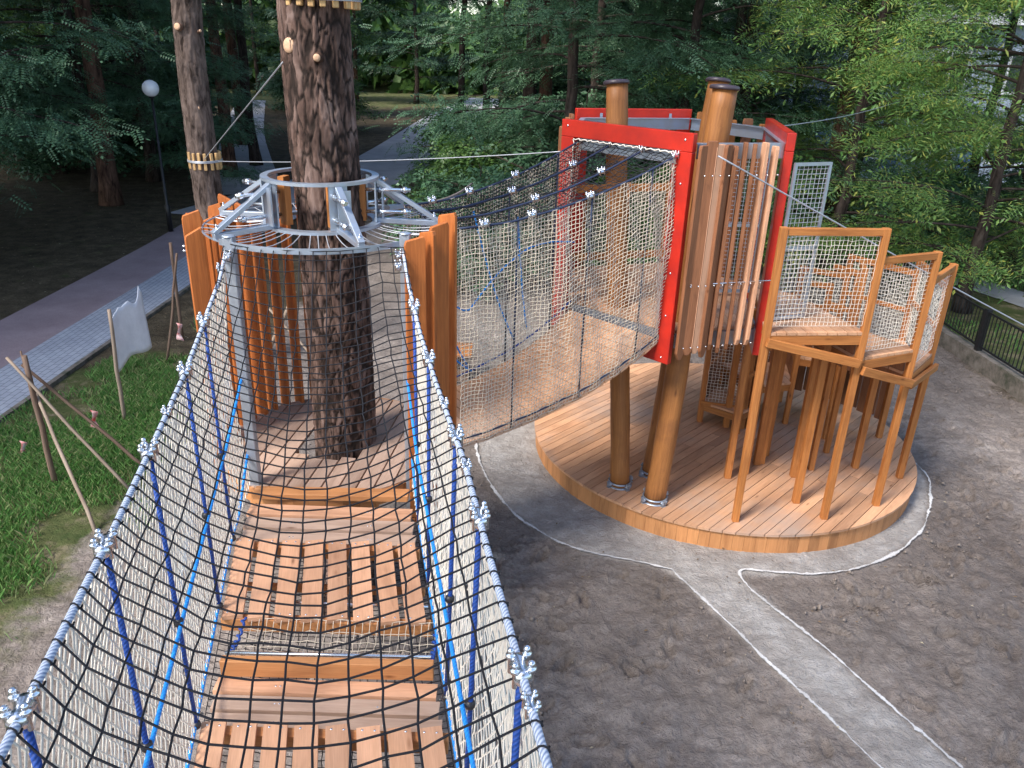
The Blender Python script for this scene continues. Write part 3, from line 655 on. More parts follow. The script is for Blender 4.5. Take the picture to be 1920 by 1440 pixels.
for k in range(44):
    a = k * 2 * math.pi / 44 + random.uniform(-.02, .02); a2 = a + random.uniform(-.12, .12)
    mb.tube(catenary((*(HC + (HR - .02) * np.array((math.cos(a), math.sin(a)))), ZH0), (*(HC + RO * np.array((math.cos(a2), math.sin(a2)))), ZH0 - .02), .03, 6), .0042, 5, False)
for rr in (.6, .78): th = np.linspace(0, 2 * math.pi, 60); mb.tube(np.c_[HC[0] + rr * np.cos(th), HC[1] + rr * np.sin(th), np.full(60, ZH0 - .035)], .003, 4, False) if False else None
mb.build('spoke_cables', M['cable'], plat)
# upright boards
BA = np.linspace(108, 207, 13)
def slat(px, py, tilt, z0, z1, w=.14, t=.035, name='upright_board', par=plat, m='slat', cut=.02, lean=(0, 0)):
    a = R(tilt); d = np.array((math.cos(a), math.sin(a))); n_ = np.array((-d[1], d[0])); c = np.array((px, py))
    r0, r1 = random.random() * 50, random.random() * 50
    tw, bw = .5, .5; ln = np.array(lean, float)
    def ringp(z_, extra, wd, shift): return [(*(c + shift + d * s1 * wd / 2 + n_ * s3 * t / 2), z_ + (extra * s1)) for s1, s3 in ((-1, -1), (1, -1), (1, 1), (-1, 1))]
    Vs = ringp(z0 - .0, 0, w * .35, ln * 0) + ringp(z0 + .07, 0, w, ln * .03) + ringp(z1 - .03, cut, w, ln) + ringp(z1, cut, w * .86, ln)
    L = z1 - z0; zs = [0, .07, L - .03, L]; F = []; UV = []; hh = [0, w, w + t, 2 * w + t, 2 * w + 2 * t]
    for k in range(3):
        for j in range(4):
            j2 = (j + 1) % 4; F.append((4 * k + j, 4 * k + j2, 4 * k + 4 + j2, 4 * k + 4 + j)); UV.append([(r0 + zs[k], r1 + hh[j]), (r0 + zs[k], r1 + hh[j + 1]), (r0 + zs[k + 1], r1 + hh[j + 1]), (r0 + zs[k + 1], r1 + hh[j])])
    F.append((3, 2, 1, 0)); UV.append([(r0, r1)] * 4); F.append((12, 13, 14, 15)); UV.append([(r0, r1), (r0 + .01, r1), (r0 + .01, r1 + .03), (r0, r1 + .03)])
    mb = MB(); mb.add(Vs, F, UV); o = mb.build(name, M[m], par, bevel=.004)
    for zz in (z1 - .16, z0 + .45):
        q = MB(); pc = (*(c + ln * .8), zz)
    return o
for k, a in enumerate(BA):
    rr = .98; x, y = TC[0] + .02 + rr * math.cos(R(a)), TC[1] + rr * math.sin(R(a))
    slat(x, y, a + random.uniform(-6, 22), 1.42 + .05 * math.sin(k * 2), 3.66 + .07 * math.sin(k * 1.3) + random.uniform(-.03, .03), random.uniform(.12, .15), .032, cut=random.uniform(-.04, .04))
for x, y, tl, zt in ((-.72, 5.50, 20, 3.71), (-.64, 5.60, -38, 3.74), (-.57, 5.72, 32, 3.77), (-.52, 5.86, -25, 3.82)):
    slat(x, y, tl, 1.35, zt, .15, .035, cut=.015)
mb = MB()
for k, a in enumerate(BA):
    for zz in (3.5, 1.95):
        d = np.array((math.cos(R(a)), math.sin(R(a)))); mb.lathe((*(TC + (.02, 0) + d * 1.035), zz), [(.009, 0), (.009, .03), (.004, .034)], 6, (*d, 0))
mb.build('board_bolt', M['bolt'], plat)
# clamps where the bridge ropes meet the posts
for x, y, z_ in ((-2.02, 5.40, 3.56), (-2.04, 5.30, 3.50), (-.84, 5.52, 3.58), (-.83, 5.42, 3.53)):
    fitting((x, y, z_), (-.22, 1, .25), .9).build('rope_clamp', M['bolt'], plat)

# ------------------------------------------------------------------ trees: bark trunks
def big_trunk(name, base, top, r0, r1, parent, m, zcuts=420, nseg=110, amp=.016, bendf=None, sc=(12, 3.6), full=True):
    base = np.array(base, float); top = np.array(top, float); t = np.linspace(0, 1, zcuts); th = np.linspace(0, 2 * math.pi, nseg, endpoint=False)
    Cn = base + (top - base) * t[:, None]
    if bendf is not None: Cn[:, :2] += bendf(Cn[:, 2])
    rad = r0 + (r1 - r0) * t + .10 * np.exp(-t * (top[2] - base[2]) / .35)
    V = np.zeros((zcuts, nseg, 3)); plate = np.zeros((zcuts, nseg))
    ca, sa = np.cos(th), np.sin(th)
    for i in range(zcuts):
        for j in range(nseg):
            p = Vector((ca[j] * r0 * sc[0] * 1.15, sa[j] * r0 * sc[0] * 1.15, Cn[i, 2] * sc[1]))
            p += Vector((noise.noise(p * .9), noise.noise(p * .9 + Vector((9, 3, 1))), noise.noise(p * .6))) * .9 + Vector((noise.noise(p * 3.1), noise.noise(p * 3.1 + Vector((4, 2, 7))), 0)) * .28
            dd = noise.voronoi(p, distance_metric='DISTANCE', exponent=2)[0]; e_ = dd[1] - dd[0]; plate[i, j] = min(1, e_ * 1.3)
    pl = np.clip(plate / .28, 0, 1); pl = pl * pl * (3 - 2 * pl)
    fine_ = np.random.default_rng(3).normal(0, 1, (zcuts, nseg)); k5 = np.ones(5) / 5; fine_ = np.apply_along_axis(lambda c: np.convolve(np.pad(c, 2, 'edge'), k5, 'valid'), 0, fine_)
    lump = np.array([[noise.noise(Vector((ca[j] * 1.3, sa[j] * 1.3, Cn[i, 2] * 1.2))) for j in range(nseg)] for i in range(0, zcuts, 6)]); lump = np.repeat(lump, 6, 0)[:zcuts]
    k_ = np.ones(9) / 9; lump = np.apply_along_axis(lambda c: np.convolve(np.pad(c, 4, 'edge'), k_, 'valid'), 0, lump)
    rr = rad[:, None] * (1 + .045 * lump) + amp * (pl - 1) + amp * .5 * plate + .005 * fine_
    V[..., 0] = Cn[:, None, 0] + rr * ca; V[..., 1] = Cn[:, None, 1] + rr * sa; V[..., 2] = Cn[:, None, 2]
    idx = np.arange(zcuts * nseg).reshape(zcuts, nseg); a = idx[:-1]; b = np.roll(a, -1, 1); d = idx[1:]; c = np.roll(d, -1, 1)
    mb = MB(); mb.add(V.reshape(-1, 3), np.stack([a, b, c, d], -1).reshape(-1, 4), None, True)
    o = mb.build(name, m, parent, loc=(0, 0, 0)); attr(o, 'plate', plate.ravel()); return o

def leaf_template(pairs, lw, ll, length, droop=.15):
    Q = []
    for k in range(pairs):
        x = length * (.18 + .78 * k / pairs); zc = -droop * length * (x / length) ** 2
        for sg in (-1, 1):
            dx = ll * .35; Q.append([(x, sg * .006, zc), (x + dx * .9 - lw * .3, sg * ll * .5, zc + .1 * ll), (x + dx, sg * ll, zc - .12 * ll), (x + dx * .2 + lw * .7, sg * ll * .45, zc + .1 * ll)])
    x = length; z_ = -droop * length; Q.append([(x, 0, z_), (x + ll * .5, -lw * .5, z_), (x + ll, 0, z_ - .1 * ll), (x + ll * .5, lw * .5, z_)])
    return np.array(Q)          # (q,4,3)
T_ROB = leaf_template(6, .048, .075, .36); T_ROB_FAR = leaf_template(3, .11, .17, .42); T_ASH = leaf_template(4, .048, .14, .34, .3); T_BROAD = leaf_template(2, .09, .13, .18, .3)
def leaves(pos, tmpl, dirs=None, seed=0, smin=.75, smax=1.3, flat=.5):
    rg = np.random.default_rng(seed); n = len(pos)
    a = rg.uniform(0, 2 * math.pi, n) if dirs is None else dirs + rg.normal(0, .8, n)
    el = rg.normal(-.25, .35, n); X = np.c_[np.cos(a) * np.cos(el), np.sin(a) * np.cos(el), np.sin(el)]
    Zu = np.c_[rg.normal(0, flat, n), rg.normal(0, flat, n), np.ones(n)]; Yv = np.cross(Zu, X); Yv /= np.linalg.norm(Yv, axis=1)[:, None]; Zv = np.cross(X, Yv)
    s = rg.uniform(smin, smax, n)[:, None, None, None]; T = tmpl[None] * s
    V = pos[:, None, None] + T[..., :1] * X[:, None, None] + T[..., 1:2] * Yv[:, None, None] + T[..., 2:] * Zv[:, None, None]
    return V.reshape(-1, 3)
def leaf_mesh(name, V, m, parent, loc=(0, 0, 0)):
    mb = MB(); mb.add(V, np.arange(len(V)).reshape(-1, 4)); return mb.build(name, m, parent, loc)

def limb_tree(name, label, cat, tr_m, lf_m, h=13, r0=.2, nl=26, zlow=2., spread=3.6, nleaf=3200, tmpl=T_ROB, seed=0, lean=(0, 0), group=None, droop=.12, clump=.45, topz=None):
    """a tapered trunk with limbs and sprays of leaves layered along them; built at the origin"""
    rd = random.Random(seed); rg = np.random.default_rng(seed)
    root = thing(name, label, cat, (0, 0, 0), group)
    zt = np.linspace(0, h, 26); wob = np.c_[np.cumsum(rg.normal(0, .03, 26)), np.cumsum(rg.normal(0, .03, 26))]
    Cn = np.c_[lean[0] * zt + wob[:, 0], lean[1] * zt + wob[:, 1], zt]; rad = r0 * (1 - .75 * zt / h) + .08 * np.exp(-zt / .4)
    mb = MB(); mb.tube(Cn, rad, 12)
    pts = []; dirs = []; wts = []
    for k in range(nl):
        z0 = zlow + (h - zlow - .3) * (k + rd.random() * .8) / nl; p0 = np.array([np.interp(z0, zt, Cn[:, 0]), np.interp(z0, zt, Cn[:, 1]), z0]); a = rd.uniform(0, 6.283)
        L = spread * rd.uniform(.55, 1.1) * (1 - .55 * max(0, (z0 - zlow) / (h - zlow)) ** 1.6); up = rd.uniform(.0, .45)
        s_ = np.linspace(0, 1, 12); bend = rd.uniform(-.5, .5)
        lp = np.c_[p0[0] + L * s_ * np.cos(a + bend * s_), p0[1] + L * s_ * np.sin(a + bend * s_), p0[2] + L * (up * s_ - droop * 3 * s_ ** 2)]
        mb.tube(lp, (.13 * r0 + .010) * (1 - .85 * s_) + .003, 5, False)
        # side twigs
        for q in range(5):
            i = rd.randint(4, 11); a2 = a + rd.uniform(-1.3, 1.3); l2 = L * rd.uniform(.18, .4); tp = lp[i] + np.c_[np.cos(a2) * l2 * s_[:6] * 2, np.sin(a2) * l2 * s_[:6] * 2, -droop * l2 * (s_[:6] * 2) ** 2 * 1.2]
            mb.tube(tp, .009 * (1 - s_[:6]) + .003, 3, False); pts.append(tp[-3:]); dirs.append(np.full(3, a2)); wts.append(np.full(3, 1.6))
        pts.append(lp[4:]); dirs.append(np.full(8, a)); wts.append(np.linspace(.6, 1.4, 8))
    mb.build('trunk', tr_m, root)
    pts = np.concatenate(pts); dirs = np.concatenate(dirs); w = np.concatenate(wts); w /= w.sum()
    ii = rg.choice(len(pts), nleaf, p=w); P = pts[ii] + rg.normal(0, 1, (nleaf, 3)) * (clump, clump, clump * .32)
    P[:, 2] = np.maximum(P[:, 2], .15)
    leaf_mesh('crown', leaves(P, tmpl, dirs[ii], seed), lf_m, root)
    return root
def put(o, x, y, rz_=0., sc=1., label=None, group=None, name=None):
    o.location = (x, y, 0); o.rotation_euler = (0, 0, rz_); o.scale = (sc, sc, sc)
    if label: o['label'] = label
    if group: o['group'] = group
    elif 'group' in o: del o['group']
    return o
used = set()
def dup(o, *a, **k):
    if o.name in used: c = copy_tree(o)
    else: used.add(o.name); c = o
    return put(c, *a, **k)

# the big pine carrying the platform
pine = thing('pine_tree', 'big rough barked pine trunk rising through the platform hub', 'pine tree', (TC[0], TC[1], 0))
bend = lambda zz: np.c_[.06 * np.sin(zz * .8) - .0 * zz, .02 * np.sin(zz * 1.3)]
tr = big_trunk('trunk', (-1.56, 6.24, 0), (-1.42, 6.24, 7.2), .268, .250, pine, M['pine'], 620, 170, .011, bend)
mb = MB(); zz = np.linspace(7.15, 17, 14); mb.tube(np.c_[-1.42 + .03 * (zz - 7), np.full(14, 6.24) - .02 * (zz - 7), zz], .25 - .017 * (zz - 7.15), 16)
rgp = np.random.default_rng(21); pp = []
for k in range(26):
    z0 = rgp.uniform(11.5, 17); a = rgp.uniform(0, 6.28); L = rgp.uniform(1.2, 3.2); s_ = np.linspace(0, 1, 8)
    lp = np.c_[-1.4 + L * s_ * math.cos(a), 6.2 + L * s_ * math.sin(a), z0 + .5 * s_ * L * .4]; mb.tube(lp, .05 * (1 - s_) + .008, 5, False); pp.append(lp[3:])
mb.build('upper_trunk', M['redpine'], pine)
pp = np.concatenate(pp); P = pp[rgp.integers(0, len(pp), 2600)] + rgp.normal(0, .4, (2600, 3)) * (1, 1, .6)
leaf_mesh('crown', leaves(P, T_ROB_FAR, None, 5, flat=1.2), M['needle'], pine)
def stub(p, d, r_, L, par, m='cutwood'):
    p = np.array(p, float); d = np.array(d, float); d /= np.linalg.norm(d)
    mb = MB(); mb.lathe(p - d * .03, [(r_ * 1.5, 0), (r_ * 1.15, L * .5), (r_, L + .03)], 14, d); o = mb.build('branch_stub', M['redpine'], par)
    mb = MB(); mb.lathe(p + d * (L + .001), [(r_ * .92, 0), (r_ * .9, .004), (r_ * .3, .006)], 14, d); mb.build('cut_face', M[m], o)
stub((-1.635, 6.055, 4.93), (-.50, -.85, .1), .056, .03, pine)
stub((-1.44, 5.97, 4.86), (.1, -1, 0), .028, .03, pine)
def band(c, rad, z_, n, label, lean=0., bh=.13, group=None):
    root = thing('trunk_band', label, 'tree protection band', (c[0], c[1], z_))
    for k in range(n):
        a = k * 2 * math.pi / n + random.uniform(-.04, .04); d = np.array((math.cos(a), math.sin(a))); p = np.array(c) + d * (rad + .018)
        mb = MB(); zj = random.uniform(-.008, .008); mb.beam((*p, z_ - bh / 2 + zj), (*p, z_ + bh / 2 + zj), .042, .035, up=(*d, 0)); mb.build('wood_block', M['block'], root, bevel=.006)
    mb = MB(); th = np.linspace(0, 2 * math.pi, 41)
    for dz in (-.012, .012, 0): mb.tube(np.c_[c[0] + (rad + .042) * np.cos(th), c[1] + (rad + .042) * np.sin(th), np.full(41, z_ + dz) + .004 * np.sin(th)], .006, 6, False)
    mb.build('cable_loop', M['cable'], root); return root
band((-1.46, 6.24), .25, 5.245, 20, 'ring of short wooden blocks strapped around the big pine at the top edge')

# the second pine with its block band
pine2 = thing('pine_tree', 'straight grey barked pine with a ring of wood blocks, left of the platform', 'pine tree', (-4.72, 12, 0))
tr2 = big_trunk('trunk', (-4.70, 12, 0), (-4.62, 12, 8.5), .215, .19, pine2, M['pine2'], 300, 70, .010, lambda z_: np.c_[.03 * np.sin(z_ * 1.1), 0 * z_], (10, 4))
mb = MB(); zz = np.linspace(8.45, 18, 12); mb.tube(np.c_[np.full(12, -4.62), np.full(12, 12.), zz], .19 - .014 * (zz - 8.4), 12)
pp = []
for k in range(24):
    z0 = rgp.uniform(11, 18); a = rgp.uniform(0, 6.28); L = rgp.uniform(1.2, 3.4); s_ = np.linspace(0, 1, 8)
    lp = np.c_[-4.62 + L * s_ * math.cos(a), 12 + L * s_ * math.sin(a), z0 + .5 * s_ * L * .4]; mb.tube(lp, .05 * (1 - s_) + .008, 5, False); pp.append(lp[3:])
mb.build('upper_trunk', M['redpine'], pine2)
pp = np.concatenate(pp); P = pp[rgp.integers(0, len(pp), 3000)] + rgp.normal(0, .45, (3000, 3)) * (1, 1, .6)
leaf_mesh('crown', leaves(P, T_ROB_FAR, None, 6, flat=1.2), M['needle'], pine2)
stub((-4.72, 11.82, 5.05), (-.15, -1, .15), .05, .06, pine2); stub((-4.60, 11.85, 4.0), (-.3, -.9, 0), .03, .02, pine2); stub((-4.5, 11.9, 5.0), (.7, -.7, .2), .02, .07, pine2)
BZ = 3.26
band((-4.66, 12), .20, BZ, 16, 'ring of short wooden blocks cabled around the grey pine on the left', bh=.24)

# ------------------------------------------------------------------ red framed tower
A0, A1 = np.array((.47, 8.52)), np.array((1.60, 7.43)); C0, C1 = np.array((2.56, 7.73)), np.array((2.84, 9.45)); B0, B1 = np.array((.67, 9.97)), np.array((2.14, 10.44))
ZF, ZT = 2.38, 4.30
tower = thing('climbing_tower', 'tower of red entrance frames on leaning round timber poles above the round deck', 'playground tower', (1.7, 8.9, .25))
hexp = [A0, A1, C0, C1, B1, B0]; cen = sum(hexp) / 6
def frame(a, b, z0=2.07, z1=ZT, w=.165, dep=.07, ins=0.):
    d = (b - a) / np.linalg.norm(b - a); n_ = np.array((d[1], -d[0])); 
    if n_ @ (cen - a) > 0: n_ = -n_
    o = n_ * (dep / 2 - ins)
    root = None; mb = MB(); P3 = lambda q, z_: (*(q + o), z_)
    mb.beam(P3(a, z1 - w / 2), P3(b, z1 - w / 2), dep, w)
    mb.beam(P3(a + d * w / 2, z0), P3(a + d * w / 2, z1 - w - .002), w, dep, up=(*n_, 0)); mb.beam(P3(b - d * w / 2, z0), P3(b - d * w / 2, z1 - w - .002), w, dep, up=(*n_, 0))
    mb.beam(P3(a + d * (w + .002), z0 + w / 2), P3(b - d * (w + .002), z0 + w / 2), dep - .004, w)
    f = mb.build('entrance_frame', M['red'], tower, bevel=.006)
    q = MB()
    for t_ in (.2, .8):
        p = a + (b - a) * t_ - n_ * .02; q.beam((*p, z1 - .26), (*p, z1 - .05), .035, .006, up=(*n_, 0))
    q.build('frame_bracket', M['steel'], f)
    for e_, sg in ((a, 1), (b, -1)):
        for z_ in (z0 + .06, z0 + .5, 3.0, z1 - .45, z1 - .06): q = MB(); q.lathe((*(e_ + d * sg * w * .5 + n_ * (dep - ins)), z_), [(.011, 0), (.011, .004), (.004, .008)], 8, (*n_, 0)); q.build('frame_bolt', M['bolt'], f)
    return n_
nA = frame(A0, A1); nC = frame(C0, C1, dep=.085, ins=.06); nB = frame(B0, B1)
mb = MB(); a_, b_ = A0 + (A1 - A0) * .12, A0 + (A1 - A0) * .88; mb.beam((*(a_ - nA * .02), 4.07), (*(b_ - nA * .02), 4.07), .05, .12); mb.build('lintel_beam', M['steel'], tower, bevel=.004)
# steel ring beams between the frames
mb = MB(); mb2 = MB()
for i in range(6):
    p, q = hexp[i], hexp[(i + 1) % 6]; sh = lambda w_: cen + (w_ - cen) * .95; dd = (sh(q) - sh(p)) / np.linalg.norm(q - p)
    for z_ in (4.13, 2.27):
        mb = MB(); mb.beam((*(sh(p) + dd * .02), z_), (*(sh(q) - dd * .02), z_), .008, .13); mb.beam((*(sh(p) * .98 + cen * .02), z_ + .069), (*(sh(q) * .98 + cen * .02), z_ + .069), .06, .008); mb.build('ring_beam', M['steel'], tower)
# floor
mb = MB(); ang = R(100); e = np.array((math.cos(ang), math.sin(ang))); nrm = np.array((-e[1], e[0])); hp = np.array([cen + (p - cen) * .93 for p in hexp])
def clip_poly(poly, n_, t, keep_above):
    out = []; m_ = len(poly)
    for i in range(m_):
        p, q = poly[i], poly[(i + 1) % m_]; dp, dq = (p @ n_ - t), (q @ n_ - t)
        if not keep_above: dp, dq = -dp, -dq
        if dp >= 0: out.append(p)
        if dp * dq < 0: out.append(p + (q - p) * dp / (dp - dq))
    return out
def strips(mb, poly, ang, w, gap, z0, z1):
    e = np.array((math.cos(ang), math.sin(ang))); n_ = np.array((-e[1], e[0])); P = [np.array(p, float) for p in poly]; lo = min(p @ n_ for p in P); hi = max(p @ n_ for p in P); t = lo
    while t < hi - .01:
        c = clip_poly(P, n_, t, True)
        if len(c) > 2: c = clip_poly(c, n_, t + w - gap, False)
        if len(c) > 2: mb.prism(c, z0, z1, ang)
        t += w
strips(mb, hp, ang, .12, .008, ZF - .03, ZF)
mb.build('floor', M['deck'], tower)
# leaning round poles
def pole(b, t_, r_, flip=1):
    b = np.array(b, float); t_ = np.array(t_, float); root_parts = []
    tt = np.linspace(0, 1, 26)[:, None]; P = b * (1 - tt) + t_ * tt; P[:, 0] += .012 * np.sin(tt[:, 0] * 7)
    mb = MB(); mb.tube(P, r_ * (1 + .02 * np.sin(np.arange(26) * 1.7)), 28); o = mb.build('round_pole', M['pole'], tower)
    ax = (t_ - b) / np.linalg.norm(t_ - b)
    mb = MB(); mb.lathe(t_ - ax * .02, [(r_ + .02, 0), (r_ + .024, .012), (r_ + .022, .028), (r_ + .006, .040), (.02, .050)], 28, ax); mb.build('pole_cap', M['cap'], o)
    mb = MB(); th = np.linspace(0, 2 * math.pi, 33); c = b + ax * .05; mb.tube(np.c_[c[0] + (r_ + .012) * np.cos(th), c[1] + (r_ + .012) * np.sin(th), np.full(33, c[2])], .011, 6, False)
    mb.lathe(b + (0, 0, .001), [(r_ + .03, 0), (r_ + .03, .008), (r_, .010)], 20)
    for k in range(4):
        a = k * math.pi / 2 + .5; d = np.array((math.cos(a), math.sin(a))); s2 = np.array((-d[1], d[0])); p = np.array((b[0], b[1])) + d * (r_ + .03)
        for sg in (-1, 1): mb.beam((*(p + s2 * sg * .012), .30), (*(p + s2 * sg * .012 + d * .03), .30), .008, .05)
        mb.tube([(*(p - s2 * .04 + d * .012), .305), (*(p + s2 * .04 + d * .012), .305)], .007, 6); mb.lathe((*(p + s2 * .026 + d * .012), .305), [(.013, 0), (.013, .012)], 6, (*s2, 0))
        mb.beam((*(p - d * .02), .256), (*(p + d * .03), .256), .05, .01)
    mb.build('pole_foot', M['steel'], o); return o
pole((1.31, 8.10, .25), (.96, 8.60, 4.66), .112); pole((1.67, 7.78, .25), (1.92, 8.0, 4.67), .120); pole((1.72, 8.38, .25), (2.06, 8.9, 4.70), .110)
# upright fins: near side, back-left side, back side
def fins(p, q, ts, m, z0, z1, tilt0, wid=.125, outo=.05):
    d = (q - p) / np.linalg.norm(q - p); n_ = np.array((d[1], -d[0]))
    if n_ @ (cen - p) > 0: n_ = -n_
    base_a = math.degrees(math.atan2(d[1], d[0]))
    for i, t_ in enumerate(ts):
        c = p + (q - p) * t_ + n_ * outo
        slat(c[0], c[1], base_a + tilt0[i % len(tilt0)], z0 + random.uniform(-.05, .03), z1 + random.uniform(-.03, .03), wid, .038, 'upright_fin', tower, m[i % len(m)], cut=.0)
fins(A1, C0, (.05, .13, .21, .30), ('slat_brown', 'slat_brown', 'plank'), 2.17, 4.22, (18, -12, 12, 30), .105)
fins(A1, C0, (.39, .49, .59, .70, .81), ('slat_brown', 'slat_brown', 'slat_brown', 'plank', 'plank'), 2.20, 4.20, (72, 66, 60, 86, 84), .09, .02)
fins(B0, A0, (.1, .24, .38, .52, .66, .8, .92), ('slat_brown', 'orange'), 1.95, 4.22, (20, 25, 35), .12)
fins(C1, B1, (.1, .3, .5, .7, .9), ('orange', 'slat_brown'), 1.95, 4.25, (60, 70), .12)
mb = MB()
for zz in (3.94, 2.90, 2.27):
    d = (C0 - A1); n_ = np.array((d[1], -d[0])) / np.linalg.norm(d)
    for t_ in (.05, .13, .21, .30, .39, .49, .59, .70, .81): mb.lathe((*(A1 + d * t_ + n_ * .10), zz), [(.008, 0), (.008, .02), (.003, .024)], 6, (*n_, 0))
    if zz == 2.90: mb.tube([(*(A1 + d * .02 + n_ * .055), zz), (*(C0 - d * .02 + n_ * .055), zz)], .007, 6)
mb.build('fin_bolt', M['bolt'], tower)
def wire_panel(p, q, z0, z1, nu, nv, par, name='mesh_panel', frame_w=.035, mid=None, m='wire', r_=.0035):
    p, q = np.array(p, float), np.array(q, float)
    fn = lambda u, v: np.c_[p[0] + (q[0] - p[0]) * u, p[1] + (q[1] - p[1]) * u, z0 + (z1 - z0) * v]
    mb = MB(); dd = (q - p) / np.linalg.norm(q - p)
    for z_ in [z0, z1] + ([mid] if mid else []): mb.beam((*(p - dd * frame_w / 2), z_), (*(q + dd * frame_w / 2), z_), frame_w * .8, frame_w)
    for c in (p, q): mb.beam((*c, z0 + frame_w / 2), (*c, z1 - frame_w / 2), frame_w, frame_w * .8, up=(dd[1], -dd[0], 0))
    o = mb.build(name, M['steel'], par)
    surf_net(fn, nu, nv, r_, None).build('wire_mesh', M[m], o); return o
wire_panel((1.98, 8.80), (2.72, 8.86), 2.44, 3.98, 17, 34, tower, mid=3.2)
o = wire_panel((2.62, 7.72), (3.0, 7.87), 2.48, 4.02, 9, 34, tower, 'gate_leaf', .03, 3.2)
# balustrade in the far exit
mb = MB(); mb.beam((*B0, 3.36), (*B1, 3.36), .045, .09, off=(.06, 0)); mb.beam((*B0, 2.5), (*B1, 2.5), .045, .09, off=(.06, 0))
for t_ in (.12, .5, .88): p = B0 + (B1 - B0) * t_; mb.beam((p[0], p[1] + .1, 2.3), (p[0], p[1] + .1, 3.4), .06, .06)
mb.build('balustrade', M['orange'], tower)
fn = lambda u, v: np.c_[B0[0] + (B1[0] - B0[0]) * u, B0[1] + .1 + (B1[1] - B0[1]) * u, 2.5 + .86 * v]
surf_net(fn, 32, 18, .0028, None, .004, 3).build('balustrade_net', M['net_white'], tower)

# ------------------------------------------------------------------ second net bridge
b2 = thing('net_bridge', 'sagging net tunnel bridge with planked floor between pine platform and red tower', 'rope bridge', (.3, 7.3, 1.7))
N0, N1, F0, F1 = np.array((-.46, 6.28)), np.array((1.48, 7.50)), np.array((-1.02, 7.16)), np.array((.62, 8.36))
def b2z(t): return np.interp(t, [0, .12, .35, .6, .78, .92, 1], [1.66, 1.67, 1.75, 1.88, 2.04, 2.20, 2.31])
def b2t(t): return np.interp(t, [0, .2, .4, .6, .8, 1], [3.62, 3.63, 3.70, 3.80, 3.94, 4.11])
def bp(t, s): return (N0 * (1 - t) + N1 * t)[None] * (1 - s) if False else None
def B2(t, s): t = np.asarray(t, float)[:, None]; s = np.asarray(s, float)[:, None]; return (N0 * (1 - t) + N1 * t) * (1 - s) + (F0 * (1 - t) + F1 * t) * s
npl = 24
for k in range(npl):
    t0, t1 = k / npl, (k + .88) / npl; (a, b, c, d) = B2([t0, t1, t1, t0], [0, 0, 1, 1]); z0, z1 = b2z(t0), b2z(t1)
    mb = MB(); zz = [z0, z1, z1, z0]; V = [(*p, z_) for p, z_ in zip((a, b, c, d), zz)] + [(*p, z_ - .03) for p, z_ in zip((a, b, c, d), zz)]
    r0, r1 = random.random() * 40, random.random() * 40; W = .11; L = 1.1; u = [(r0, r1), (r0, r1 + W), (r0 + L, r1 + W), (r0 + L, r1)]; e4 = [(r0, r1), (r0 + .03, r1), (r0 + .03, r1 + .1), (r0, r1 + .1)]
    mb.add(V, [(0, 1, 2, 3), (7, 6, 5, 4), (0, 4, 5, 1), (1, 5, 6, 2), (2, 6, 7, 3), (3, 7, 4, 0)], [u, u, e4, u, e4, u]); mb.build('floor_plank', M['deck'], b2)
for s in (0, 1):
    def fn(u, v, s=s):
        p = B2(u, np.full(len(u), s)); c = B2(u, np.full(len(u), 1 - s)); out = (p - c); out /= np.linalg.norm(out, axis=1)[:, None]
        bz, tz = b2z(u), b2t(u); bulge = .045 * np.sin(math.pi * v) * (1 + .5 * np.sin(u * 17 + s * 2)) + .012 * np.sin(u * 60 + v * 9)
        return np.c_[p + out * bulge[:, None], bz * (1 - v) + tz * v + .012 * np.sin(u * 26) * np.sin(v * 3.1)]
    surf_net(fn, 68, 54, .0034, None, .0032, 31 + s).build('side_net', M['net_beige'], b2)
def fn(u, v):
    p = B2(u, v); return np.c_[p, b2t(u) - .05 * np.abs(np.sin(3 * math.pi * v)) * (1 - .3 * u) + .01 * np.sin(u * 40)]
surf_net(fn, 44, 21, .0036, None, .008, 34).build('roof_net', M['net_black'], b2)
for s in (0, .33, .67, 1):
    t = np.linspace(0, 1, 24); p = B2(t, np.full(24, s)); mb = MB(); mb.tube(np.c_[p, b2t(t)], .0105, 6); mb.build('top_rope', M['net_navy'], b2)
    for tt in ((.1, .3, .56, .97) if s in (0, 1) else (.42, .75, .97)):
        tt = tt + s * .04; p = B2([tt], [s])[0]; fitting((*p, b2t(tt) + .01), (*(N1 - N0), .4), 1.).build('rope_clamp', M['bolt'], b2)
for s in (0, 1):
    for tt in (.24, .57, .86):
        p = B2([tt], [s])[0]; mb = MB(); mb.tube([(*p, b2z(tt) + .0), (*p, b2t(tt))], .0095, 6); mb.build('hanger_rope', M['net_navy'], b2)
for s, off, m_ in ((1, .75, 'ltblue'), (1, .1, 'dkblue'), (0, .06, 'net_navy')):
    t = np.linspace(0, 1, 30); p = B2(t, np.full(30, s)); zz = b2z(t) + off + (0 if off < .5 else .35 * np.abs(np.cos(t * math.pi * 1.5))); mb = MB(); mb.tube(np.c_[p, zz], .009, 6); mb.build('side_rope', M[m_], b2)
for t0, z0, t1, z1 in ((.05, 3.3, .34, 1.9), (.36, 3.5, .62, 2.1), (.1, 2.6, .36, 1.85), (.62, 3.4, .7, 2.2)):
    t = np.linspace(t0, t1, 10); p = B2(t, np.full(10, .99)); mb = MB(); mb.tube(np.c_[p, np.linspace(z0, z1, 10) - .12 * np.sin(np.linspace(0, math.pi, 10))], .009, 6); mb.build('loose_rope', M['ltblue'], b2)
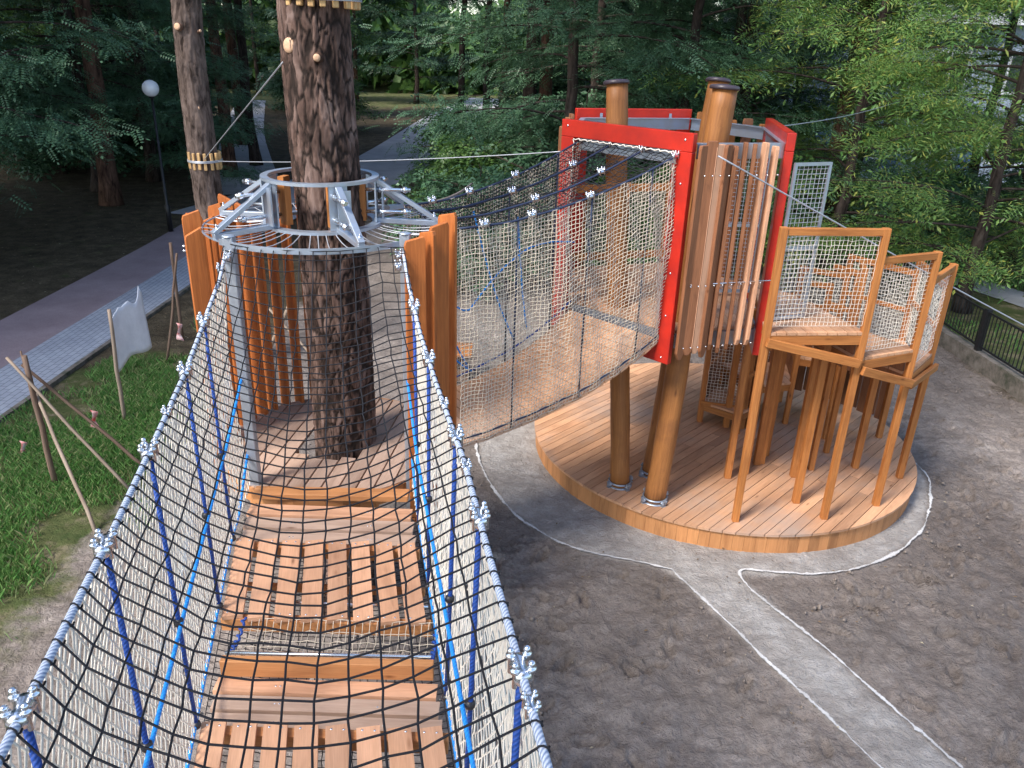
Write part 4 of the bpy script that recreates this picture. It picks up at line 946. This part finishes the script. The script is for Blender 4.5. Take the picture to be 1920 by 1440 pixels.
# white lacing round the red opening
mb = MB(); a, b = A0 + (A1 - A0) * .11, A0 + (A1 - A0) * .89; o_ = nA * .075
th = np.linspace(0, 1, 60)
path = [(*(a + o_), 2.3), (*(a + o_), 4.12), (*(b + o_), 4.12), (*(b + o_), 2.3)]
for p, q in zip(path[:-1], path[1:]):
    t = np.linspace(0, 1, 40)[:, None]; P = np.array(p) * (1 - t) + np.array(q) * t; P = P + .008 * np.c_[np.sin(t[:, 0] * 150), np.cos(t[:, 0] * 150), np.sin(t[:, 0] * 150)]; mb.tube(P, .006, 5, False)
mb.build('edge_lacing', M['net_white'], b2)

# ------------------------------------------------------------------ round deck
deck = thing('round_deck', 'large round larch deck with a board rim under the tower and stair', 'deck', (DC[0], DC[1], 0))
mb = MB(); ang = R(47); w = .118; rd_ = DR + .015; e = np.array((math.cos(ang), math.sin(ang))); nrm = np.array((-e[1], e[0])); n = int(2 * rd_ / w)
for k in range(n + 1):
    t0 = -rd_ + k * 2 * rd_ / (n + 1); t1 = t0 + 2 * rd_ / (n + 1) - .007; t0 = max(t0, -rd_ + .002); t1 = min(t1, rd_ - .002)
    a0, a1 = math.asin(t0 / rd_), math.asin(t1 / rd_); half = min(math.cos(a0), math.cos(a1)) * rd_
    # butt joints along a row
    cuts = [-9, 9] if half < 1 else [-9] + sorted(random.uniform(-half * .6, half * .6) for _ in range(1)) + [9]
    arcR = [DC + rd_ * (e * math.cos(a) + nrm * math.sin(a)) for a in np.linspace(a0, a1, 4)]; arcL = [DC + rd_ * (-e * math.cos(a) + nrm * math.sin(a)) for a in np.linspace(a1, a0, 4)]
    poly = arcR + arcL
    for c0, c1 in zip(cuts[:-1], cuts[1:]):
        P = poly
        if c0 > -8: P = clip_poly(P, e, DC @ e + c0 + .002, True)
        if c1 < 8: P = clip_poly(P, e, DC @ e + c1 - .002, False)
        if len(P) > 2: mb.prism(P, .222, .25, ang)
mb.build('deck_boards', M['deck'], deck)
mb = MB(); nb = 128
for k in range(nb):
    a = (k + .5) * 2 * math.pi / nb; d = np.array((math.cos(a), math.sin(a))); c = DC + d * (DR - .02); mb.beam((*c, -.02), (*c, .219), 2 * math.pi * DR / nb - .003, .022, up=(*d, 0))
mb.build('rim_boards', M['fascia'], deck)

# ------------------------------------------------------------------ spiral stair
stair = thing('spiral_stair', 'orange timber stair winding down from the tower with net railings', 'stair', (3.5, 9.2, .25))
O = [(2.50, 7.40), (3.51, 7.51), (4.22, 7.83), (4.78, 8.49), (4.98, 9.58), (4.44, 10.33), (3.95, 10.66), (3.5, 10.75), (2.85, 10.35)]
ZL = [2.45, 2.17, 1.89, 1.66, 1.52, 1.26, .88, .55]
SC = np.array((3.72, 9.42)); O = [np.array(o) for o in O]
I = [np.array((2.86, 9.2)), np.array((3.16, 8.74))] + [SC + (o - SC) / np.linalg.norm(o - SC) * .50 for o in O[2:]]
I[2] = np.array((3.74, 8.62)); I[-1] = np.array((3.05, 9.55)); O[-1] = np.array((2.62, 9.9)); O[-2] = np.array((3.0, 10.55)); I[-2] = np.array((3.25, 9.75))
pm = M['orange']
def post(p, z0, z1, w=.07): mb = MB(); mb.beam((p[0], p[1], z0), (p[0], p[1], z1), w, w, (0, 1, 0)); return mb.build('post', pm, stair, bevel=.004)
rail_prof = (.05, .07)
def rail_section(p, q, z_, net=True, hgt=1.0, mid=False, seed=0, nm='net_cream'):
    p, q = np.array(p), np.array(q); d = (q - p) / np.linalg.norm(q - p)
    mb = MB(); mb.beam((*p, z_ + hgt), (*q, z_ + hgt), .055, .07)
    o = mb.build('handrail', M['orange'], stair, bevel=.004)
    if mid: mb = MB(); mb.beam((*(p + d * .04), z_ + .52), (*(q - d * .04), z_ + .52), .04, .055); mb.build('middle_rail', M['orange'], stair, bevel=.003)
    if net:
        L = np.linalg.norm(q - p); nu = max(4, int(L / .042)); nv = int((hgt - .08) / .042)
        fn = lambda u, v: np.c_[p[0] + (q[0] - p[0]) * (.04 + .92 * u), p[1] + (q[1] - p[1]) * (.04 + .92 * u), z_ + .06 + (hgt - .10) * v]
        mb = surf_net(fn, nu, nv, .0026, None, .0035, seed); mb.build('railing_net', M['net_white'], stair)
tops = {}
for k in range(8):
    poly = [O[k], O[k + 1], I[k + 1], I[k]]; z_ = ZL[k]; d = O[k + 1] - O[k]; ang = math.atan2(d[1], d[0]) + math.pi / 2
    mb = MB(); cpt = sum(poly) / 4; strips(mb, [cpt + (p - cpt) * 1.04 for p in poly], ang, .105, .008, z_ - .03, z_); mb.build('landing', M['deck'], stair)
    mb = MB(); inw = lambda p: p + (cpt - p) * .03
    mb.beam((*O[k], z_ - .085), (*O[k + 1], z_ - .085), .05, .10); mb.beam((*inw(I[k]), z_ - .08), (*inw(I[k + 1]), z_ - .08), .04, .095)
    mb.beam((*inw(O[k]), z_ - .08), (*inw(I[k]), z_ - .08), .04, .09); mb.beam((*inw(O[k + 1]), z_ - .08), (*inw(I[k + 1]), z_ - .08), .04, .088); mb.build('landing_beam', M['orange'], stair, bevel=.003)
    # riser boards hanging below the landing's lower side
    if k < 6:
        p, q = O[k + 1] + (I[k + 1] - O[k + 1]) * .06, I[k + 1]; L = np.linalg.norm(q - p); nb = int(L / .13); mb = MB()
        for j in range(nb):
            c = p + (q - p) * (j + .5) / nb; mb.beam((*c, z_ - .42 - .05 * (j % 2)), (*c, z_ - .13), .02, L / nb - .012, up=(*((q - p) / L), 0))
        mb.build('riser_boards', M['slat_brown'], stair)
for k in range(9):
    kl = max(0, k - 1); z_up = ZL[min(kl, 7)] + 1.0
    post(O[k], .25, z_up + .04)
    post(I[k], .25, ZL[min(k, 7)] + (1.04 if k > 2 else -.04), .065) if k > 0 else None
for k in range(8):
    rail_section(O[k], O[k + 1], ZL[k], seed=50 + k, mid=(k >= 3))
    if k >= 3: rail_section(I[k], I[k + 1], ZL[k], seed=70 + k, mid=True, net=False)
# sloping braces under the first landings
mb = MB(); mb.beam((2.50, 7.34, 2.36), (3.50, 7.44, 2.13), .045, .09); mb.build('brace', M['orange'], stair, bevel=.004)
mb = MB(); mb.beam((3.55, 7.45, 2.05), (4.25, 7.76, 1.80), .045, .09); mb.build('brace', M['orange'], stair, bevel=.004)
mb = MB(); mb.beam((4.26, 7.80, 1.76), (4.85, 8.44, 1.74), .045, .08); mb.build('brace', M['orange'], stair, bevel=.004)
# board skirt along the far side
for k in (4, 5, 6, 7):
    p, q = O[k], O[k + 1]; L = np.linalg.norm(q - p); nb = int(L / .125); mb = MB(); d = (q - p) / L
    for j in range(nb):
        c = p + (q - p) * (j + .5) / nb; mb.beam((*c, .50 + .03 * (j % 2)), (*c, 1.32 + .02 * (j % 3)), .022, L / nb - .014, up=(*d, 0))
    mb.build('skirt_boards', M['slat_brown'], stair)
for x, y, zt in ((2.64, 8.35, 2.38), (2.88, 8.47, 2.38), (3.09, 8.71, 2.38), (3.3, 7.83, 2.38), (3.46, 8.43, 2.2), (4.32, 8.71, 1.85), (4.4, 10.28, 1.2), (3.27, 8.96, 2.1), (2.95, 9.75, 1.56), (3.15, 9.72, 1.8)):
    post((x, y), .25, zt, .075)
mb = MB(); mb.beam((2.6, 9.86, .55), (3.1, 9.74, .55), .05, .06); mb.build('bottom_rail', M['orange'], stair); mb = MB(); mb.beam((2.62, 9.86, 1.52), (3.15, 9.72, 1.55), .045, .06); mb.build('handrail', M['orange'], stair)
fn = lambda u, v: np.c_[2.65 + .48 * u, 9.86 - .12 * u, .58 + .94 * v]; surf_net(fn, 12, 22, .0028, None, .003, 90).build('railing_net', M['net_white'], stair)

# ------------------------------------------------------------------ cables and ropes
def cable(name, a, b, sag, r_, label, cat, m='cable', n=30):
    mb = MB(); mb.tube(catenary(a, b, sag, n), r_, 6); return tag(mb.build(name, M[m], loc=a), label, cat)
cable('steel_cable', (-4.46, 11.92, BZ), (.50, 8.50, 3.98), .05, .006, 'thin taut steel cable from grey pine block ring to red frame', 'cable')
cable('steel_cable', (-4.6, 11.8, BZ + .03), (-1.72, 6.1, 4.82), .0, .006, 'thin steel cable climbing steeply from grey pine band to the big pine', 'cable')
cable('steel_cable', (1.78, 7.33, 4.12), (8.3, 9.88, 1.08), .03, .008, 'steel guy cable slanting down right from the tower fins over the stair', 'cable')
cable('steel_cable', (2.86, 9.3, 4.22), (9.4, 20, 4.2), .1, .006, 'faint thin cable from tower into the trees on the right', 'cable')
mb = MB(); mb.tube(catenary((-1.12, 6.4, 3.74), (-.96, 16.6, 2.3), .12, 40), .022, 8); tag(mb.build('thick_rope', M['thickrope'], loc=(-1.12, 6.4, 3.72)), 'thick twisted brown rope running back from the platform hub above the net bridge', 'rope')

# ------------------------------------------------------------------ left side: lamp, stakes, sheet
lamp = thing('street_lamp', 'tall thin park lamp with a white globe beside the path', 'street lamp', (-9.4, 21.2, 0))
mb = MB(); mb.tube([(-9.4, 21.2, 0), (-9.4, 21.2, .7), (-9.4, 21.2, .75), (-9.4, 21.2, 3.42)], [.07, .068, .04, .03], 10); mb.lathe((-9.4, 21.2, 3.40), [(.03, 0), (.07, .03), (.08, .06), (.06, .09)], 12); mb.build('lamp_post', M['black'], lamp)
mb = MB(); t = np.linspace(-1.25, 1.5, 14); mb.lathe((-9.4, 21.2, 3.65), [(.205 * math.cos(a), .205 * math.sin(a)) for a in t], 24); mb.build('lamp_globe', M['globe'], lamp)
def stick(a, b, w, label, m='stake', cat='stake', name='wooden_stake'):
    mb = MB(); a = np.array(a, float); b = np.array(b, float); t = np.linspace(0, 1, 7)[:, None]; P = a * (1 - t) + b * t; P += np.random.default_rng(int(abs(a[0] * 100))).normal(0, .006, P.shape)
    mb.tube(P, np.linspace(w, w * .85, 7), 6); return tag(mb.build(name, M[m], loc=a), label, cat)
stick((-5.37, 8.04, -.05), (-5.38, 8.03, 1.66), .034, 'dark upright stake at the left holding up three leaning sticks')
stick((-4.37, 7.91, 0), (-5.58, 8.0, 1.66), .020, 'long pale stick with a pointed tip leaning across the dark stake', 'palestake')
stick((-4.41, 7.10, 0), (-5.40, 8.1, 1.17), .022, 'grey stick leaning up from the grass, nearest the left edge of the grass', 'palestake')
stick((-4.3, 8.30, .05), (-5.50, 8.13, 1.52), .021, 'dark brown stick leaning down right from the upright stake')
stick((-5.42, 8.12, 0), (-5.47, 8.12, 1.69), .012, 'thin dark stick standing just behind the leftmost stake')
stick((-5.36, 9.8, -.05), (-5.32, 9.82, 1.61), .028, 'brown stake on the left edge of the torn white sheet', 'palestake')
stick((-5.66, 11.96, 0), (-5.32, 12.1, 1.80), .022, 'thin leaning stake next to the orange boards, nearer the pavement')
stick((-5.87, 13.09, 0), (-5.80, 13.0, 1.75), .030, 'thick dark stake beside the orange boards by the pavement edge')
stick((-3.9, 10.3, 0), (-2.9, 10.0, 1.9), .03, 'leaning pole seen between the orange boards behind the platform', 'palestake')
stick((-2.2, 10.4, 0), (-3.6, 10.9, 1.4), .02, 'crossed thin pole behind the platform boards', 'palestake')
# sheet
mb = MB(); nu, nv = 14, 12; P = []
topz = [1.46, 1.47, 1.50, 1.52, 1.56, 1.55, 1.58, 1.60, 1.55, 1.52, 1.54, 1.60, 1.72, 1.60]
for i in range(nu):
    for j in range(nv):
        u, v = i / (nu - 1), j / (nv - 1); x = -5.36 + .018 * math.sin(u * 9 + v * 2); y = 9.85 + .8 * u; z0 = .70 + .07 * math.sin(u * 5) + .16 * u
        P.append((x + .12 * u, y, z0 + (topz[i] - z0) * v))
P = np.array(P); idx = np.arange(nu * nv).reshape(nu, nv); F = np.stack([idx[:-1, :-1], idx[1:, :-1], idx[1:, 1:], idx[:-1, 1:]], -1).reshape(-1, 4)
mb.add(P, F, None, True); o = tag(mb.build('plastic_sheet', M['plastic']), 'torn white plastic sheet stretched between two stakes by the pavement', 'plastic sheet')
sm_ = o.modifiers.new('thickness', 'SOLIDIFY'); sm_.thickness = .004
def tape(x, y, z_, h, label):
    mb = MB(); n = 8; t = np.linspace(0, 1, n); P = np.stack([np.c_[x + .03 * np.sin(t * 5), y + .02 * np.cos(t * 7), z_ + h * (1 - t)], np.c_[x + .06 + .03 * np.cos(t * 6), y + .02 + .02 * np.sin(t * 4), z_ + h * (1 - t) - .02]], 1).reshape(-1, 3)
    mb.add(P, [(2 * i, 2 * i + 1, 2 * i + 3, 2 * i + 2) for i in range(n - 1)], None, True); o = tag(mb.build('barrier_tape', M['tape']), label, 'barrier tape'); s = o.modifiers.new('thickness', 'SOLIDIFY'); s.thickness = .003
tape(-5.0, 11.0, .78, .26, 'scrap of red and white barrier tape beside the torn sheet')
tape(-5.0, 8.4, .62, .22, 'short strip of red and white tape dangling on the leaning sticks')
tape(-6.15, 8.7, .03, .2, 'crumpled red and white tape lying in the grass at the far left')

# a small stack of boards on a crate behind the platform
cr = thing('board_stack', 'orange boards on a dark crate seen through the net right of the big pine', 'board stack', (-1.0, 11.8, 0))
mb = MB()
for k in range(5): mb.beam((-1.0 - .35 + .02 * k, 11.5 + .12 * k, .50 + .02 * (k % 2)), (-1.0 + .35, 11.45 + .12 * k, .50), .1, .03)
mb.build('boards', M['orange'], cr)
mb = MB()
for k in range(4): mb.beam((-1.3, 11.55, .06 + .12 * k), (-.7, 11.55, .06 + .12 * k), .02, .1); mb.beam((-1.3, 12.0, .06 + .12 * k), (-.7, 12.0, .06 + .12 * k), .02, .1)
for x in (-1.3, -.7): mb.beam((x, 11.55, .25), (x, 12.0, .25), .02, .5)
mb.build('crate', M['stake'], cr)

# ------------------------------------------------------------------ fence and low wall at the right
wall = thing('low_wall', 'mossy low concrete wall under the black metal fence', 'wall', (8.3, 12, 0))
mb = MB(); fx = lambda y: np.interp(y, [0, 12, 14, 22], [8.36, 8.24, 8.12, 8.35])
ys = np.arange(2, 26.1, 1.0)
for a, b in zip(ys[:-1], ys[1:]): mb.beam((fx(a), a, .10), (fx(b), b, .10), .20, .36)
mb.build('wall_body', M['concrete'], wall)
fence = thing('metal_fence', 'black upright bar fence on a low concrete wall at the right', 'fence', (8.3, 12, .28))
for a, b in zip(np.arange(2.1, 24.5, 2.2)[:-1], np.arange(2.1, 24.5, 2.2)[1:]):
    mb = MB(); p, q = np.array((fx(a), a)), np.array((fx(b), b)); mb.beam((*p, .98), (*q, .98), .03, .03); mb.beam((*p, .36), (*q, .36), .03, .03)
    for t_ in np.arange(.02, 1, .045): c = p + (q - p) * t_; mb.beam((*c, .36), (*c, .98), .014, .014)
    mb.build('fence_panel', M['black'], fence)
for a in np.arange(2.1, 24.5, 2.2): mb = MB(); mb.beam((fx(a), a, .25), (fx(a), a, 1.03), .10, .10, (0, 1, 0)); mb.build('fence_post', M['black'], fence, bevel=.006)

# ------------------------------------------------------------------ building beyond the trees
bd = thing('school_building', 'long pale blue two storey building behind the trees at the right', 'building', (22, 38, 0))
mb = MB(); mb.beam((10, 40, 3.1), (44, 36, 3.1), 8, 6.2); mb.build('wall', M['render'], bd)
mb = MB(); mb.beam((9.6, 40, 6.5), (44.5, 36, 6.5), 9, .55); mb.beam((9.6, 40, 6.85), (44.5, 36, 6.85), 9.2, .12); mb.build('roof', M['roofsheet'], bd)
dv = np.array((34, -4.)) / math.hypot(34, 4); nv_ = np.array((dv[1], -dv[0]))
for k in range(11):
    for z0 in (.9, 3.7):
        c = np.array((10, 40.)) + dv * (2 + 3 * k) + nv_ * 4.0; w_ = 1.5
        mb = MB(); mb.beam((*(c - dv * w_ / 2), z0 + .75), (*(c + dv * w_ / 2), z0 + .75), .1, 1.6); f = mb.build('window', M['winframe'], bd)
        mb = MB()
        for s in (-1, 1): mb.beam((*(c + dv * (s * .37 - .3) + nv_ * .055), z0 + .75), (*(c + dv * (s * .37 + .3) + nv_ * .055), z0 + .75), .03, 1.35)
        mb.build('pane', M['pane'], f)
    c = np.array((10, 40.)) + dv * (3.5 + 3 * k) + nv_ * 4.02; mb = MB(); mb.beam((*(c - dv * .4), 1.2), (*(c + dv * .4), 1.2), .06, 1.9); mb.build('wall_panel', M['bluedoor'], bd)

# ------------------------------------------------------------------ the wood
LT, LD, LA, LM = M['leaf_teal'], M['leaf_deep'], M['leaf_ash'], M['leaf_mid']
rob = [limb_tree('robinia_tree', 'robinia', 'tree', M['trunk'], LT, 12, .17, 34, 1.3, 4.0, 6500, T_ROB, 100 + i, droop=.09) for i in range(3)]
mids = [limb_tree('woodland_tree', 'tree', 'tree', M['trunk'], LD, 14, .20, 34, 2.0, 4.4, 4200, T_ROB_FAR, 200 + i, droop=.05) for i in range(3)]
light = [limb_tree('woodland_tree', 'tree', 'tree', M['trunk'], LM, 14, .2, 26, 3.5, 4.2, 3000, T_ROB_FAR, 250, droop=.05)]
tall = [limb_tree('tall_tree', 'tree', 'tree', [M['redpine'], M['trunk']][i], LD, 17, .24, 24, 8.2, 5.0, 4200, T_ROB_FAR, 300 + i, droop=.03) for i in range(2)]
ash = [limb_tree('ash_tree', 'ash', 'tree', M['trunk'], LA, 10, .16, 40, 1.0, 3.8, 7200, T_ASH, 400 + i, droop=.09, clump=.42) for i in range(2)]
bush = [limb_tree('leafy_shrub', 'shrub', 'shrub', M['trunk'], [LM, LT][i], 2.6, .04, 26, .2, 1.7, 2000, T_BROAD, 500 + i, droop=.05, clump=.3) for i in range(2)]

# right: light green ash crowns in front of the building
dup(ash[0], 9.6, 16.3, .3, .92, 'leafy light green ash leaning over the black fence at the right edge')
dup(ash[1], 7.6, 18.8, 2.1, .95, 'light green ash behind the stair, left of the ash at the right edge')
dup(ash[0], 13.2, 21.0, 4.0, 1.1, 'tall light green ash in front of the pale building, farthest right')


# tower background
dup(rob[0], 3.9, 20.5, 0, 1.0, 'dark green robinia straight behind the tower poles')
dup(rob[1], 1.2, 20.5, 1.2, 1.05, 'teal leaved robinia left of the red frames with a thick dark trunk')
dup(rob[2], 6.0, 23.5, 2.2, 1.1, 'dark robinia between the tower and the light green ashes')
dup(rob[1], 2.4, 27.5, 4.4, 1.15, 'robinia a row behind the thick trunked one near the road')
dup(rob[2], 8.4, 29.0, .6, 1.1, 'robinia deep in the wood left of the building')
dup(rob[0], 10.4, 31.5, 2.3, 1.0, 'robinia just left of the end of the pale building')
dup(rob[2], -9.8, 25.6, 3.0, .55, 'small dark tree between the lamp and the grey pine')
dup(rob[1], 14.2, 25.5, 5.2, 1.0, 'bluish dark tree before the windows of the pale building')
dup(ash[1], 10.6, 25.5, 1.0, .9, 'smaller light green ash close to the left end of the pale building')
# left: dark overhanging crowns
dup(rob[2], -12.2, 17.0, .4, 1.05, 'dark teal robinia overhanging the lawn left of the lamp')
dup(rob[0], -15.5, 20.5, 2.6, 1.1, 'dark robinia at the far left edge of the picture')
dup(rob[1], -14.0, 26.5, 5.0, 1.1, 'robinia in deep shade behind the street lamp')
dup(rob[1], -20.0, 25.5, .9, 1.2, 'shaded robinia in the far left corner of the wood')
# tall trunks one can tell apart
dup(tall[0], -10.9, 30.5, 0, 1.0, 'reddish trunked pine just right of the grey pine with the block ring')
dup(tall[1], -10.9, 33.5, 1, .9, 'slim dark trunk right beside the reddish pine')
dup(tall[1], -8.9, 33.5, 2, .8, 'dark trunk at the left side of the big pine, beside the path')
dup(tall[1], -13.2, 29.0, 2.4, .9, 'dark trunk half hidden left of the grey pine')
dup(tall[0], 8.4, 21.5, 1.4, 1.05, 'reddish trunk standing right of the tower behind the mesh gate')
dup(tall[1], 6.6, 24.5, .2, .95, 'dark straight trunk right behind the tower caps')
dup(tall[1], 13.6, 18.0, 4.0, 1.1, 'leaning dark trunk near the right edge before the building')
dup(tall[1], -3.0, 40.0, 3.1, .8, 'dark trunk left of the bright road far behind the net bridge')
dup(tall[1], -1.7, 38.0, 3.9, .8, 'dark trunk right of the bright road far behind the net bridge')
rd = random.Random(5); cnt = 0
ORD = ['first', 'second', 'third', 'fourth', 'fifth', 'sixth', 'seventh', 'eighth', 'ninth', 'tenth', 'eleventh', 'twelfth', 'thirteenth', 'fourteenth', 'fifteenth', 'sixteenth', 'seventeenth', 'eighteenth', 'nineteenth', 'twentieth', 'last']
def number(objs, what):
    for q, o in enumerate(sorted(objs, key=lambda o: math.atan2(o.location.x, o.location.y))): o['label'] = ORD[min(q, 20)] + ' from the left of ' + what
R0, R1, HCR = [], [], []
LBL = 'dark leafy tree in the shaded wood beyond the first row'
def clear(x, y):
    # keep the road, the side path and their views open
    if abs(x - np.interp(y, [24, 27.5, 32.5, 40, 60, 80], [-8.3, -7.4, -5.9, -5.3, -4.7, -3.])) < 4.6 and 20 < y < 80: return False
    if abs(x - np.interp(y, [27, 36, 47, 68], [-9, -12.2, -15.8, -22])) < 2.6 and 24 < y < 68: return False
    if x > 8 and 30 < y < 46: return False
    return True
k = 0
for row, (y0, y1, n_) in enumerate(((30, 38, 14), (38, 48, 20), (48, 62, 24), (62, 82, 28))):
    for i in range(n_):
        half = .72 * (y0 + y1) / 2; x = -half + 2 * half * (i + rd.random() * .8) / n_; y = rd.uniform(y0, y1)
        if not clear(x, y): continue
        src = (light[0] if row >= 1 and rd.random() < .55 else mids[k % 3]) if rd.random() < .72 else tall[1 if rd.random() < .7 else 0]; k += 1
        o = dup(src, x, y, rd.uniform(0, 6.28), rd.uniform(.85, 1.2), ['dark leafy tree among many in the shaded middle of the wood', 'tree of the second row in the wood behind the play area', 'small looking tree deep in the wood', 'tiny dim tree at the far end of the wood'][row], ['trees in the near wood', 'trees in the middle wood', 'trees in the deep wood', 'trees at the far end of the wood'][row])
        if row == 0: R0.append(o)
        if row == 1: R1.append(o)
# high crowned trees closing the canopy over the wood (their crowns are above the picture)
for i, (x, y) in enumerate(((-17.5, 15.5), (-17, 21.5), (-12.6, 24.5), (-21, 31), (-15.3, 33), (-25, 38), (1.0, 31), (5.0, 29), (-1.0, 45), (5, 42), (-13.5, 40), (-22, 50), (7.5, 50))):
    HCR.append(put(copy_tree(tall[i % 2]), x, y, rd.uniform(0, 6), 1.15, 'straight bare trunk of a high crowned tree in the wood', 'high crowned trees of the wood'))
number(HCR, 'the bare trunks of the high crowned trees'); number(R0, 'the dark leafy trees in the nearer rows of the wood'); number(R1, 'the trees in the middle rows of the wood')
# shrubs
for i, (x, y, s_, lb) in enumerate(((3.2, 18.0, 1.0, 'low leafy shrub behind the tower at the deck side'), (-.9, 17.4, 1.0, 'rounded shrub beyond the thick rope behind the net bridge'), (-1.4, 22.5, 1.0, 'dark shrub near the bend of the road'), (1.6, 23.5, 1.5, 'broad teal shrub in front of the thick dark trunk'), (5.6, 20.0, 1.2, 'leafy shrub behind the mesh gate'), (9.8, 19.6, 1.0, 'green shrub behind the fence left of the garden path'), (13.9, 14.6, 1.1, 'green shrub at the right edge beyond the garden path'), (14.5, 22.5, 1.3, 'shrub under the ash before the building'), (7.2, 26.0, 1.5, 'tall shrub in the gap between tower and ashes'), (-17, 30, 1.5, 'dark shrub at the far left under the robinias'), (-2.0, 29.0, 1.1, 'shrub right of the bright road'))):
    dup(bush[i % 2], x, y, rd.uniform(0, 6), s_, lb)
UB = []
for i in range(34):
    y = rd.uniform(33, 62); x = rd.uniform(-.62, .35) * y
    if clear(x, y): UB.append(put(copy_tree(bush[i % 2]), x, y, rd.uniform(0, 6), rd.uniform(1.1, 2.), 'dim shrub in the undergrowth of the wood between the trunks', 'undergrowth shrubs in the wood'))
number(UB, 'the dim undergrowth shrubs between the far trunks')
# trees outside the picture that shade the ground
off = 'tree standing outside the picture whose crown shades the play area'
for x, y, s_, src in ((-21, 8, 1.1, tall[0]), (-20, 24, 1.1, tall[1]), (-14, 19, 1.1, tall[0]), (-26, 17, 1.2, tall[1]), (-28, 26, 1.2, tall[0]), (-3.2, -5.0, 1.0, tall[1]), (1.5, -4.5, 1.0, tall[0]), (-17.5, 3.0, 1.1, tall[1]), (-16.5, 12, 1.1, mids[1]), (-18, 14, 1.1, mids[2]), (-21, 19, 1.2, mids[0]), (-24, 10, 1.2, mids[2])):
    dup(src, x, y, rd.uniform(0, 6), s_, off, 'trees outside the picture')
# far wood as one mass
rg = np.random.default_rng(77); n = 26000; a = rg.uniform(-1.05, 1.05, n); dist = rg.uniform(84, 135, n) ; zz = rg.beta(1.3, 1.2, n) * 17 * (.7 + .3 * np.sin(a * 23))
m_ = ~((np.abs(a + .30) < .05) & (zz < 3)); P = np.c_[np.sin(a) * dist, np.cos(a) * dist, zz][m_]
far = leaf_mesh('far_wood', leaves(P, leaf_template(2, 1.0, 1.5, 1.8, .3), None, 9, flat=1.5), LM, None); tag(far, 'dim mass of trees closing the wood far behind', 'far wood', kind='stuff')
